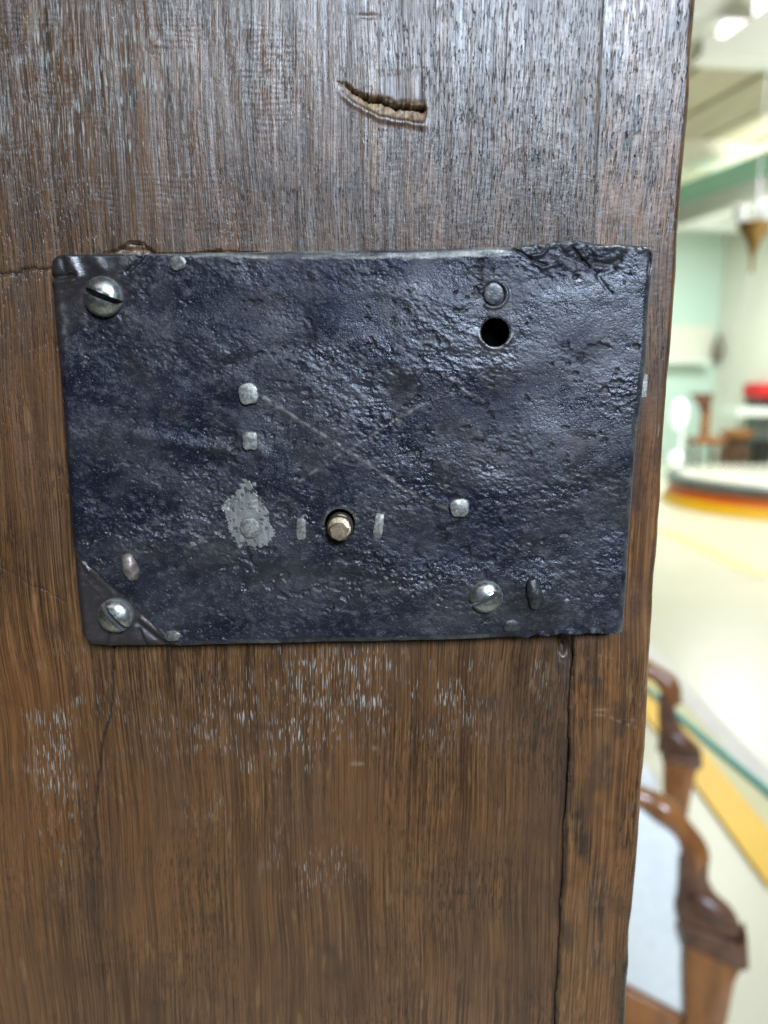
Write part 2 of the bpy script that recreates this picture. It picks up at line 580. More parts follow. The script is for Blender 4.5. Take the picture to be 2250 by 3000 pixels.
def build_panel():
    xr = line_x(JOINT, zz) - 0.00002
    rag = (fbm(zz * 300, zz * 0 + 3.3, 1, 3) * 0.0004) * sstep(1.29, 1.26, zz)
    xr = xr + rag
    dense = np.arange(-0.140, 0.0705, 0.00036)
    left = np.linspace(-0.42, -0.140, 40)[:-1]
    xb = np.concatenate([left, dense])
    s = sstep(0.0, 1.0, (xb - 0.03) / (xb[-1] - 0.03))
    X = xb[None, :] + s[None, :] * (xr - xb[-1])[:, None]
    Z = np.repeat(zz[:, None], len(xb), 1)
    P = np.stack([X, np.zeros_like(X), Z], -1)
    u, v = to_px(P)
    h = fbm(X * 9, Z * 5, 2, 3) * 0.0009                      # old boards are never flat
    h += fbm(X * 260, Z * 24, 3, 3) * 0.00020                 # ridged grain
    h += fbm(X * 700, Z * 60, 4, 2) * 0.00009
    # --- recess next to the stile below the lock
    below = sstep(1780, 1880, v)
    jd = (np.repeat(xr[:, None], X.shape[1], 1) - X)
    h -= below * 0.0006 * np.exp(-jd / 0.010)
    # thin groove at the joint above the lock
    h -= (1 - below) * 0.00030 * np.exp(-(jd / 0.0006) ** 2)
    # --- the gouge
    wob = fbm(u / 26, v / 400, 5, 4, 0.62) * 13
    crack = np.interp(u, [975, 1000, 1040, 1080, 1130, 1180, 1245], [232, 245, 266, 286, 303, 312, 320]) + wob
    low = np.interp(u, [975, 1000, 1040, 1100, 1160, 1200, 1242], [242, 272, 306, 333, 350, 356, 362]) + fbm(u / 40, v / 400, 2, 3) * 8
    inx = sstep(985, 1010, u) * sstep(1249 + 6 * vn(v / 9, v * 0, 3), 1238, u)
    t = (v - crack) / np.maximum(low - crack, 4)
    ramp = np.clip(1 - t, 0, 1) ** 0.9 * (t > 0)
    depth = np.interp(u, [985, 1020, 1080, 1160, 1243], [0.0002, 0.0008, 0.0013, 0.0016, 0.0017])
    g = inx * ramp * depth
    aw = np.interp(u, [990, 1080, 1245], [6, 14, 30])
    above = np.clip((v - crack + aw) / aw, 0, 1) * (t <= 0)
    g2 = inx * above ** 2 * depth * 0.28 * (1 + 1.4 * vn(u / 9, v / 9, 0))
    cw = np.interp(u, [985, 1060, 1150, 1245], [1.5, 3.6, 4.4, 4.2]) * (1 + 0.9 * vn(u / 17, v / 60, 6))
    cutm = inx * np.exp(-((v - crack - 2) / np.maximum(cw, 1)) ** 4)
    rimlow = 0.00022 * np.exp(-((v - low - 8) / 9) ** 2) * sstep(975, 1030, u) * sstep(1262, 1236, u)
    rag = np.clip((g + g2) / 0.0006, 0, 1)
    h -= np.maximum(g, g2) * (1 + 0.8 * vn(u / 8, v / 20, 1)) + cutm * 0.0026
    h += rimlow + rag * (fbm(u / 7, v / 14, 6, 3) * 0.00025 + fbm(u / 5, v / 5, 3, 2) * 0.00014)
    # the smooth, pressed-in patch above it
    edge_n = fbm(u / 30, v / 30, 2, 3) * 22
    dish = sstep(1070, 1125, u + edge_n) * sstep(1250, 1232, u) * sstep(185, 235, v + edge_n) * (v < crack - 4)
    raw = np.clip(sstep(0.00012, 0.0005, g) * (0.55 + 0.9 * vn(u / 9, v / 16, 2)) + sstep(0.00006, 0.0002, g2) * (0.35 + 0.7 * vn(u / 7, v / 7, 4)), 0, 0.85)
    # --- splits
    dsp = poly_line_dist(u + fbm(u / 30, v / 25, 1, 3) * 3, v, SPLIT)
    fade = sstep(2620, 2480, v)
    h -= 0.0010 * np.exp(-(dsp / 2.8) ** 2) * fade
    stain_shade = np.maximum(0.9 * np.exp(-(dsp / 3.6) ** 2) * fade, cutm * 0.95)
    h += 0.0005 * sstep(4, -4, u - 325) * sstep(1800, 1900, v) * sstep(2200, 1950, v) * np.exp(-np.clip(330 - u, 0, 400) / 60)
    hc = [(-40, 806), (0, 807), (50, 800), (95, 786), (150, 785)]
    d1 = poly_line_dist(u, v + fbm(u / 16, v / 16, 2, 3) * 12, hc)
    hc2 = [(-40, 1655), (0, 1663), (40, 1682), (90, 1712), (130, 1730), (190, 1760)]
    d2 = poly_line_dist(u, v + fbm(u / 14, v / 14, 3, 3) * 10, hc2)
    h -= 0.0008 * np.exp(-(d1 / 4) ** 2) + 0.00022 * np.exp(-(d2 / 3.0) ** 2)
    stain_shade = np.maximum(stain_shade, 0.7 * np.exp(-(d1 / 4) ** 2))
    stain_shade = np.maximum(stain_shade, 0.45 * np.exp(-(d2 / 3) ** 2))
    # chipped wood along the top of the lock
    cz = np.interp(u, [300, 340, 380, 420, 455, 560, 640, 700, 1000, 1300], [742, 733, 708, 712, 742, 742, 733, 738, 742, 742])
    chip = (v > cz) & (v < 800) & (u > 300) & (u < 760)
    h -= chip * (0.0012 + 0.0012 * vn(u / 12, v / 12, 5))
    raw = np.maximum(raw, chip * (0.12 + 0.35 * vn(u / 10, v / 10, 6)))
    stain_shade = np.maximum(stain_shade, 0.8 * np.exp(-((v - cz) / 4.5) ** 2) * sstep(365, 385, u) * sstep(430, 420, u))
    # small knot hole under the lock by the stile
    kh = blob(u, v, 1652, 1890, 15, 34)
    h -= kh * 0.0035
    stain_shade = np.maximum(stain_shade, kh * 0.8)
    kc = np.hypot((u - 1652) / 9, (v - 1905) / 22)
    h += 0.0006 * np.exp(-((kc - 1) / 0.4) ** 2)
    # pale plaster dab and small nicks
    dab = blob(u + fbm(u / 12, v / 12, 1, 2) * 14, v, 452, 130, 15, 13)
    h += dab * 0.0003
    for (cx, cy, a, b, k) in [(1080, 48, 30, 8, .0002), (1040, 2235, 22, 9, -.0003),
                              (310, 2825, 26, 10, .0003), (1160, 2285, 4, 90, .0004)]:
        h -= k * blob(u + fbm(u / 10, v / 10, 2, 2) * 8, v, cx, cy, a, b)
    raw = np.maximum(raw, 0.35 * blob(u + fbm(u / 8, v / 8, 3, 2) * 12, v, 1045, 2236, 18, 5) + 0.3 * blob(u, v, 1098, 2190, 7, 7))
    # cross ripples (plane chatter) in the top left
    h += 0.000022 * np.sin(v / 2.6 + fbm(u / 90, v / 60, 3, 2) * 6) * sstep(0.05, 0.3, fbm(u / 160, v / 110, 6, 3)) * sstep(900, 400, v) * sstep(1100, 700, u)
    # --- where old pale wax sits in the pores
    n = fbm(u / 150, v / 120, 0, 3)
    L = 1.0 * blob(u, v, 180, 200, 330, 270) + 0.75 * blob(u, v, 620, 330, 260, 260) + 0.55 * blob(u, v, 560, 120, 400, 160)
    L += 0.85 * blob(u, v, 1050, 2060, 480, 130, -0.05) + 0.5 * blob(u, v, 660, 2230, 220, 140) + 0.5 * blob(u, v, 900, 2530, 150, 90)
    L += 0.45 * blob(u, v, 170, 2110, 130, 200) + 0.5 * blob(u, v, 190, 2400, 90, 200) + 0.5 * blob(u, v, 1150, 1960, 350, 60) + 0.4 * blob(u, v, 560, 740, 250, 60)
    lime = np.clip(L * (0.62 + 1.3 * n + 1.1 * fbm(u / 45, v / 70, 2, 2)), 0, 1)
    lime = np.maximum(lime, 0.0)
    pore = np.clip(0.30 + 0.8 * blob(u, v, 1500, 250, 420, 420) - 0.4 * lime + fbm(u / 200, v / 200, 4, 3) * 0.6, 0.05, 1)
    raw = np.clip(np.maximum(raw, 0), 0, 1)
    lime = np.maximum(lime * 1.0, 0)
    warm = np.clip(sstep(1500, 2300, v) * 0.55 + 0.5 * blob(u, v, 60, 2100, 200, 500) + 0.35 * blob(u, v, 60, 1200, 160, 400) + fbm(u / 260, v / 300, 7, 3) * 0.5, 0, 1)
    stain_shade = np.maximum(stain_shade, np.clip(0.42 * blob(u, v, 1560, 2950, 130, 420) * (0.7 + 1.5 * fbm(u / 70, v / 90, 1, 4)), 0, 1))
    stain_shade = np.maximum(stain_shade, np.clip(0.35 * blob(u, v, 270, 2650, 60, 260) * (0.8 + 1.5 * fbm(u / 40, v / 120, 2, 4)), 0, 1))
    stain_shade = np.maximum(stain_shade, below * np.exp(-jd / 0.0055) * np.clip(0.50 + 0.9 * fbm(u / 50, v / 110, 6, 4), 0, 0.8))  # soft shade beside the raised strip painted as darkening, together with corner grime
    P[..., 1] = -h
    # soft arris at the outer borders
    me = grid_solid('panel', P, 0.024, dict(lime=lime, pore=pore, raw=raw, stain_shade=np.clip(stain_shade, 0, 1), warm=warm, worn=dish))
    dabme = None
    return link('panel', me, M_PANEL, door), dab


panel, _ = build_panel()
panel['label'] = 'wide oak panel with a gouge above the lock and pale wax in its pores'


def build_stile():
    xl = line_x(JOINT, zz) + 0.00002
    xe = line_x(EDGE, zz) + fbm(zz * 60, zz * 0 + 1.7, 2, 4, 0.5) * 0.00032
    low = sstep(1.29, 1.262, zz)
    xl = xl + low * (fbm(zz * 150, zz * 0 + 8.3, 3, 5) * 0.0011)
    n = 100
    s = np.linspace(0, 1, n)
    X = xl[:, None] + (xe - xl)[:, None] * s[None, :]
    Z = np.repeat(zz[:, None], n, 1)
    P = np.stack([X, np.zeros_like(X), Z], -1)
    u, v = to_px(P)
    h = -0.00005 + 0.0016 * low[:, None] + np.zeros_like(X)
    h -= 0.0016 * s[None, :] ** 1.3
    h += fbm(X * 12, Z * 8, 3, 3) * 0.0007 + fbm(X * 260, Z * 24, 5, 3) * 0.00018 + fbm(X * 700, Z * 70, 4, 2) * 0.0001
    de = (xe[:, None] - X)
    dl = (X - xl[:, None])
    h -= 0.0022 * np.clip(1 - de / 0.0022, 0, 1) ** 2 * (1 + 0.5 * fbm(u / 60, v / 160, 1, 3))
    h -= 0.0014 * low[:, None] * np.clip(1 - dl / 0.0012, 0, 1) ** 2
    for (cx, cy, a, b, k) in [(1710, 2040, 12, 8, .0003), (1760, 2070, 30, 6, .0003), (1850, 2095, 14, 20, .0007), (1846, 2390, 10, 30, .0008), (1840, 2900, 12, 60, .001), (1745, 2560, 30, 20, .0004), (1835, 2840, 9, 22, -.0008)]:
        h -= k * blob(u + fbm(u / 10, v / 10, 2, 2) * 10, v, cx, cy, a, b)
    lime = np.clip(fbm(u / 60, v / 90, 2, 3) - 0.1, 0, 1) * 0.5
    pore = np.clip(0.2 + 0.6 * sstep(900, 300, v) + fbm(u / 80, v / 200, 4, 3) * 0.8, 0.05, 1)
    stain_shade = np.clip((fbm(u / 55, v / 85, 3, 4) - 0.03) * 1.0, 0, 0.5) + 0.5 * np.exp(-((xe[:, None] - X) / 0.0035) ** 2) * np.clip(0.4 + 1.6 * fbm(u / 40, v / 120, 5, 3), 0, 1)
    stain_shade += 0.75 * blob(u, v, 1745, 1990, 22, 16) + 0.85 * blob(u, v, 1835, 2950, 22, 130) + 0.5 * blob(u, v, 1700, 2450, 14, 70)
    stain_shade += np.exp(-(dl / 0.0006) ** 2) * (0.15 + 0.35 * (1 - low[:, None]) * np.clip(0.6 + 1.5 * fbm(v / 70, u * 0, 2, 3), 0, 1))
    raw = 0.55 * np.exp(-(de / 0.0007) ** 2) * np.clip(0.5 + 1.5 * fbm(u / 20, v / 60, 1, 3), 0, 1)
    raw = np.maximum(raw, 0.5 * np.exp(-(poly_line_dist(u, v, [(1700, 1930), (1740, 1915), (1790, 1920), (1812, 1935)]) / 5) ** 2) * np.clip(0.1 + 1.1 * vn(u / 9, v / 9, 2), 0, 1))
    raw = np.maximum(raw, 0.5 * np.exp(-(poly_line_dist(u, v, [(1710, 2085), (1780, 2095), (1860, 2130)]) / 4) ** 2) * np.clip(0.1 + 1.2 * vn(u / 12, v / 12, 3), 0, 1))
    raw = np.maximum(raw, 0.45 * low[:, None] * np.exp(-(dl / 0.0006) ** 2))
    warm = np.clip(0.42 + 0.4 * sstep(700, 1500, v) + fbm(u / 60, v / 200, 6, 3) * 1.1, 0, 1)
    P[..., 1] = -h
    me = grid_solid('edge_strip', P, 0.023, dict(lime=lime, pore=pore, raw=np.clip(raw, 0, 1), stain_shade=np.clip(stain_shade, 0, 1), warm=warm))
    return link('edge_strip', me, M_STILE, door)


stile = build_stile()
stile['label'] = 'narrow oak strip along the right edge of the door'

# ------------------------------------------------------------------ the iron lock
HL = 0.0078                      # how far the lock stands off the wood
TOP = [(158, 748), (176, 744), (400, 741), (700, 737), (1000, 731), (1207, 728), (1420, 722), (1500, 722), (1550, 715), (1590, 712), (1625, 704), (1660, 707), (1690, 701), (1730, 711), (1770, 715), (1800, 713), (1860, 718), (1895, 719), (1912, 732)]
BOT = [(246, 1886), (262, 1893), (325, 1897), (520, 1896), (700, 1890), (1003, 1882), (1300, 1876), (1520, 1868), (1545, 1870), (1575, 1858), (1605, 1866), (1640, 1855), (1700, 1861), (1740, 1855), (1770, 1860), (1826, 1855)]
LEF = [(158, 748), (147, 764), (145, 800), (152, 900), (172, 1100), (188, 1300), (203, 1500), (214, 1650), (225, 1800), (234, 1865), (246, 1886)]
RIG = [(1912, 732), (1917, 745), (1914, 790), (1906, 870), (1896, 1058), (1880, 1200), (1869, 1261), (1851, 1532), (1840, 1700), (1829, 1845), (1826, 1855)]
PATCH = [(718, 1406), (740, 1411), (759, 1463), (778, 1490), (789, 1528), (808, 1560), (789, 1582), (784, 1596), (746, 1609), (724, 1598), (702, 1601), (686, 1582), (667, 1539), (651, 1484), (664, 1457), (691, 1446), (708, 1417)]
HOLE = (1450, 974, 39)
PINHOLE = (996, 1534, 43)

lock = thing('rim_lock', 'black wrought iron rim lock with three slotted screws on the oak door', 'lock', W(1030, 1880, 0))


def resample(pts, n):
    p = np.array(pts, float)
    d = np.concatenate([[0], np.cumsum(np.hypot(*np.diff(p, axis=0).T))])
    t = np.linspace(0, d[-1], n)
    return np.stack([np.interp(t, d, p[:, 0]), np.interp(t, d, p[:, 1])], -1)


def build_case():
    nc, nr = 640, 420
    T, B = resample(TOP, nc), resample(BOT, nc)
    Lf, R = resample(LEF, nr), resample(RIG, nr)
    s = np.linspace(0, 1, nc)[None, :, None]
    t = np.linspace(0, 1, nr)[:, None, None]
    C = (1 - t) * T[None] + t * B[None] + (1 - s) * Lf[:, None] + s * R[:, None] - ((1 - s) * (1 - t) * T[0] + s * (1 - t) * T[-1] + (1 - s) * t * B[0] + s * t * B[-1])
    u, v = C[..., 0], C[..., 1]
    sgrid = np.repeat(s[..., 0], nr, 0)
    tgrid = np.repeat(t[..., 0], nc, 1)
    dL, dR, dT, dB = sgrid * 1690, (1 - sgrid) * 1690, tgrid * 1145, (1 - tgrid) * 1145
    brown = np.zeros_like(u)
    bare = np.zeros_like(u)
    pit = np.zeros_like(u)
    h = HL + fbm(u / 330, v / 260, 1, 2) * 0.0012 + fbm(u / 120, v / 90, 5, 2) * 0.00042
    # smooth, hammered corners
    cor = np.maximum.reduce([blob(u, v, 200, 800, 210, 150), blob(u, v, 150, 950, 70, 150), blob(u, v, 260, 1830, 160, 110), 0.85 * blob(u, v, 1520, 1790, 190, 80), 0.35 * blob(u, v, 1430, 800, 120, 90)])
    cor = np.clip(sstep(0.25, 0.75, cor + fbm(u / 40, v / 40, 2, 2) * 0.3), 0, 1)
    topband = np.interp(u, [330, 480, 600, 1200, 1480, 1520], [0, 8, 20, 33, 30, 0])
    tb = sstep(2, -2, dT - topband - fbm(u / 14, v / 30, 2, 3) * 7)
    smooth = np.maximum(cor, tb)
    # forge scale: streaky crackle
    ca, sa = math.cos(0.35), math.sin(0.35)
    a = u * ca + v * sa
    b = -u * sa + v * ca
    dens = np.clip(0.60 + 2.3 * fbm(u / 210, v / 130, 3, 3), 0.08, 1.7)
    r1 = fbm(a / 38, b / 20, 4, 5, 0.62)
    r2 = fbm(a / 12, b / 7.5, 0, 3, 0.65)
    matt = np.clip(0.45 + 1.5 * fbm(u / 240 + 4, v / 170, 6, 4, 0.55) + 0.5 * blob(u, v, 330, 1350, 260, 330) + 0.3 * blob(u, v, 1250, 1650, 400, 130) - 0.5 * blob(u, v, 1550, 950, 420, 260), 0, 1)
    pre = in_poly(u, v, PATCH)
    h += (1 - smooth) * (1 - 0.9 * pre) * dens * (r1 * 0.00014 + r2 * 0.00012)
    # scaled-off hollows
    pd = np.clip(0.85 * blob(u, v, 1020, 1690, 330, 90) + 0.5 * blob(u, v, 1740, 1060, 90, 80) + 0.45 * blob(u, v, 560, 1480, 260, 200) + 0.55 * blob(u, v, 1700, 790, 130, 40) + 0.12 * blob(u, v, 1500, 1400, 500, 300) + 0.15 * blob(u, v, 1000, 1100, 500, 250), 0, 1)
    pn = fbm(u / 36 + 9, v / 26, 6, 4, 0.55)
    pt = sstep(0.0, 0.10, pn - 0.52 + 0.46 * pd) * (1 - smooth)
    h -= pt * 0.00045
    pit = np.maximum(pit, pt * 0.55)
    # a few named dents and ridges
    for (x0, y0, x1, y1, wd, k) in [(700, 1260, 770, 1330, 20, .0004), (400, 1280, 660, 1320, 22, .0006), (560, 1110, 900, 1000, 30, -.0004),
                                    (980, 1790, 1040, 1800, 8, .0003)]:
        d, _ = seg_dist(u, v, x0, y0, x1, y1)
        h += k * np.exp(-(d / wd) ** 2)
    # top left: facets and creases
    for (x0, y0, x1, y1, wd, k) in [(200, 746, 226, 812, 20, .0007), (146, 812, 215, 806, 8, -.0010), (146, 830, 210, 826, 10, .0006), (424, 742, 372, 796, 6, -.0009), (444, 742, 388, 800, 9, .0007),
                                    (470, 752, 410, 800, 8, .0004), (165, 1015, 200, 985, 10, -.0004), (185, 760, 190, 790, 9, -.0005), (270, 745, 300, 790, 18, .0005), (185, 850, 200, 960, 26, -.0004)]:
        d, _ = seg_dist(u, v, x0, y0, x1, y1)
        h += k * np.exp(-(d / wd) ** 2)
    # bottom left: folded corner sheet below a diagonal lip
    diag = (v - 1600) - (u - 205) * (1895 - 1600) / (515 - 205)
    lip = sstep(-4, 4, diag - fbm(u / 20, v / 20, 3, 2) * 8)
    tri = lip * sstep(1560, 1620, v) * sstep(560, 500, u)
    hole_l = blob(u, v, 340, 1800, 70, 70)
    h -= tri * 0.0006 * (1 - hole_l)
    for (x0, y0, x1, y1, wd, k) in [(204, 1604, 262, 1672, 7, .0006), (262, 1672, 330, 1740, 8, .0002), (412, 1815, 510, 1893, 8, .0006), (400, 1828, 480, 1893, 8, -.0006), (404, 1850, 420, 1892, 6, -.0008), (330, 1850, 320, 1895, 9, .0006)]:
        d, _ = seg_dist(u, v, x0, y0, x1, y1)
        h += k * np.exp(-(d / wd) ** 2)
    brown = np.maximum(brown, tri)
    matt = np.maximum(matt, tri * 0.7)
    brown = np.maximum(brown, cor * np.where(u < 700, 0.85, 0.55))
    # top right: torn, rolled-over edge
    tear = [([(1495, 728), (1530, 742), (1562, 765), (1600, 776)], 4, .0010), ([(1562, 768), (1590, 785), (1640, 770)], 7, -.0006), ([(1674, 722), (1700, 752), (1728, 782)], 3.5, .0009), ([(1728, 782), (1790, 860)], 6, .00035),
            ([(1745, 770), (1790, 775), (1815, 762)], 9, .0010), ([(1760, 800), (1800, 790)], 10, .0008), ([(1560, 750), (1590, 745), (1605, 722)], 6, -.0007), ([(1905, 740), (1908, 780), (1902, 800)], 4, .0015)]
    for pts, wd, k in tear:
        d = poly_line_dist(u + fbm(u / 16, v / 16, 2, 2) * 2.5, v, pts)
        k = k * 0.75
        e = np.exp(-(d / wd) ** 2)
        h -= k * e
        if k > 0.00065:
            pit = np.maximum(pit, 0.6 * np.exp(-(d / (wd * 0.7)) ** 2) * sstep(860, 790, v))
    roll = sstep(1480, 1530, u) * np.exp(-(dT / 26) ** 2)
    h += roll * (0.0003 + 0.0007 * vn(u / 24, v / 60 + 3, 2) + 0.00025 * vn(u / 9, v / 14, 5))
    bare = np.maximum(bare, sstep(1480, 1530, u) * np.exp(-(dT / 16) ** 2) * np.clip(0.5 + 1.2 * vn(u / 12, v / 9, 3), 0, 1) * 0.7)
    h += sstep(1560, 1640, u) * sstep(40, 10, dT) * 0.00010 * np.sin((u + v) / 7.0)
    # rough bottom right edge
    rollb = sstep(1520, 1580, u) * np.exp(-(dB / 16) ** 2)
    h += rollb * 0.0014 * vn(u / 22, v / 30, 4)
    # rolled edges
    h -= tb * np.clip(1 - dT / np.maximum(topband, 1), 0, 1) * 0.0006
    h -= 0.0016 * np.clip(1 - dL / 26, 0, 1) ** 2 + 0.0012 * np.clip(1 - dB / 22, 0, 1) ** 1.5 * sstep(1560, 1500, u) + 0.0009 * np.clip(1 - dT / 12, 0, 1) ** 2
    h -= 0.0014 * np.clip(1 - dR / 24, 0, 1) ** 1.6
    ew = (0.5 + 0.9 * fbm(u / 50, v / 50, 2, 3))
    bare = np.maximum(bare, 0.55 * np.clip(1 - dR / 7, 0, 1) * sstep(760, 860, v))
    bare = np.maximum(bare, 0.32 * sstep(26, 8, dR) * np.clip(ew, 0, 1))
    bare = np.maximum(bare, 0.35 * sstep(20, 6, dB) * sstep(420, 560, u) * sstep(1500, 1380, u) * np.clip(ew, 0, 1))
    bare = np.maximum(bare, 0.8 * tb * np.clip(0.55 + 1.2 * fbm(u / 90, v / 12, 4, 3), 0.15, 1))
    # ground-off patch
    pu, pv = u + fbm(u / 9, v / 9, 3, 3, 0.7) * 13, v + fbm(u / 8, v / 9, 5, 3, 0.7) * 16
    pp = in_poly(pu, pv, PATCH) * 1.0
    holes = sstep(0.16, 0.34, fbm(u / 12, v / 12, 2, 3) + 0.22 * blob(u, v, 725, 1425, 70, 40) + 0.12 * blob(u, v, 785, 1510, 30, 60) - 0.12)
    grind = pp * (1 - holes * 0.8)
    bare = np.maximum(bare, grind * 0.66)
    gx = (u * math.cos(1.1) + v * math.sin(1.1))
    gy = (-u * math.sin(1.1) + v * math.cos(1.1))
    h += pp * (0.00005 * fbm(gx / 90, gy / 10, 1, 3))
    smooth_g = pp
    # scratches
    for (x0, y0, x1, y1, wd, k) in [(770, 1165, 1020, 1318, 4.5, .52), (1020, 1318, 1190, 1435, 4.5, .46), (1190, 1435, 1330, 1500, 4, .38), (880, 1408, 960, 1355, 3.8, .46), (960, 1355, 1240, 1180, 3.8, .40), (1240, 1180, 1330, 1150, 3, .2),
                                    (560, 1600, 650, 1550, 5, .2), (1320, 1110, 1362, 1140, 4, .5), (1362, 1140, 1430, 1180, 3, .24), (780, 1150, 900, 1180, 3, .15)]:
        d, tt = seg_dist(u + fbm(u / 40, v / 40, 4, 3) * 9, v, x0, y0, x1, y1)
        e = np.exp(-(d / wd) ** 2)
        bare = np.maximum(bare, k * e * np.clip(0.6 + 1.9 * fbm(u / 22, v / 22, 4, 3), 0, 1.2))
        brown = np.maximum(brown, 0.8 * np.exp(-(d / (wd * 2.2)) ** 2) * np.clip(0.4 + 1.6 * fbm(u / 30, v / 30, 1, 3), 0, 1))
        h -= e * 0.00008
    # worn metal round the two holes and the raised half ring over the key hole
    dh = np.hypot(u - HOLE[0], v - HOLE[1])
    bare = np.maximum(bare, np.exp(-((dh - 45) / 7) ** 2) * (0.16 + 0.45 * sstep(10, 45, v - HOLE[1])) * (0.6 + vn(u / 12, v / 12, 3)))
    h += 0.0004 * np.exp(-((dh - 47) / 6) ** 2) * sstep(-10, 30, v - HOLE[1]) - 0.0005 * np.exp(-((dh - 38) / 5) ** 2)
    brown = np.maximum(brown, 0.5 * np.exp(-(np.clip(dh - 45, 0, 999) / 40) ** 2) * np.clip(0.5 + fbm(u / 40, v / 40, 3, 3), 0, 1))
    dp = np.hypot(u - PINHOLE[0], v - PINHOLE[1])
    bare = np.maximum(bare, np.exp(-((dp - 46) / 5) ** 2) * 0.35 * sstep(15, -30, v - PINHOLE[1]))
    h -= 0.0004 * np.exp(-((dp - 42) / 4) ** 2)
    rc = np.hypot(u - 1446, v - 862)
    ang = np.arctan2(v - 862, u - 1446)
    arc = ((ang > -0.9) & (ang < 2.3)) * 1.0
    h += arc * 0.0005 * np.exp(-((rc - 39) / 5) ** 2) - 0.0004 * np.exp(-((rc - 30) / 4) ** 2)
    bare = np.maximum(bare, arc * 0.18 * np.exp(-((rc - 40) / 4) ** 2))
    # swellings round the nubs
    for (cx, cy, rx, ry, k) in [(378, 1660, 55, 60, .0007), (1567, 1737, 60, 60, .0009), (1500, 1833, 50, 30, .0004), (1423, 1747, 80, 70, -.0003), (305, 870, 90, 90, -.0003)]:
        h += k * blob(u, v, cx, cy, rx, ry)
    brown = np.maximum(brown, 0.6 * blob(u, v, 1400, 1790, 80, 50) + 0.35 * blob(u, v, 378, 1640, 40, 50))
    # rust flecks
    brown = np.maximum(brown, sstep(0.05, 0.55, fbm(u / 130, v / 100, 1, 4)) * 0.45)
    d0 = ray(0, 0)
    # unproject
    dx = (u - 1125.0) / FPX
    dz_ = (1500.0 - v) / FPX
    dirs = FW + dx[..., None] * np.array([1.0, 0, 0]) + dz_[..., None] * UP
    P = CAM + dirs * ((-HL - CAM[1]) / dirs[..., 1])[..., None]
    P[..., 1] = -h
    # snap the vertices round each hole on to its circle
    drop = np.zeros(u.shape, bool)
    for (cx, cy, r), dd in ((HOLE, dh), (PINHOLE, dp)):
        cw = W(cx, cy, -HL)
        rw = r * 0.2166 / FPX
        q = np.hypot(P[..., 0] - cw[0], P[..., 2] - cw[2])
        inside = q < rw * 0.985
        quad_in = inside[:-1, :-1] | inside[1:, :-1] | inside[:-1, 1:] | inside[1:, 1:]
        drop[:-1, :-1] |= quad_in
        keep_edge = np.zeros(u.shape, bool)
        near = (q < rw * 1.09) & ~inside
        k = rw / np.maximum(q, 1e-9)
        P[..., 0] = np.where(near, cw[0] + (P[..., 0] - cw[0]) * (k * 0.8 + 0.2), P[..., 0])
        P[..., 2] = np.where(near, cw[2] + (P[..., 2] - cw[2]) * (k * 0.8 + 0.2), P[..., 2])
    me = grid_solid('case', P, -0.0002, dict(bare=np.clip(bare, 0, 1), brown=np.clip(brown, 0, 1), pit=np.clip(pit, 0, 1), matt=matt), drop)
    return link('case', me, M_IRON, lock)


build_case()
K0 = (0.2166 - HL) / FPX / math.cos(0)        # metres per photograph pixel on the lock face (near the middle)


def kpx(px, py):
    r = W(px, py, -HL) - CAM
    return float(r @ FW) / FPX


def hole_tube(name, cx, cy, r, depth):
    c = W(cx, cy, -HL)
    k = kpx(cx, cy)
    bm = bmesh.new()
    seg = 40
    rings = []
    for rr, y in ((r * 1.03 * k, -HL + 0.0002), (r * 0.97 * k, -HL + 0.0010), (r * 0.97 * k, -HL + depth)):
        rings.append([bm.verts.new((c[0] + rr * math.cos(2 * math.pi * i / seg), y, c[2] + rr * math.sin(2 * math.pi * i / seg))) for i in range(seg)])
    for a, b in zip(rings[:-1], rings[1:]):
        for i in range(seg):
            bm.faces.new((a[i], a[(i + 1) % seg], b[(i + 1) % seg], b[i]))
    bm.faces.new(rings[-1])
    return bm_obj(name, bm, M_HOLE, lock, True, 0.6)


kh = hole_tube('key_hole', *HOLE, 0.0068)
kh['label'] = 'round black hole in the upper right of the lock'
hole_tube('pin_hole', *PINHOLE, 0.0068)


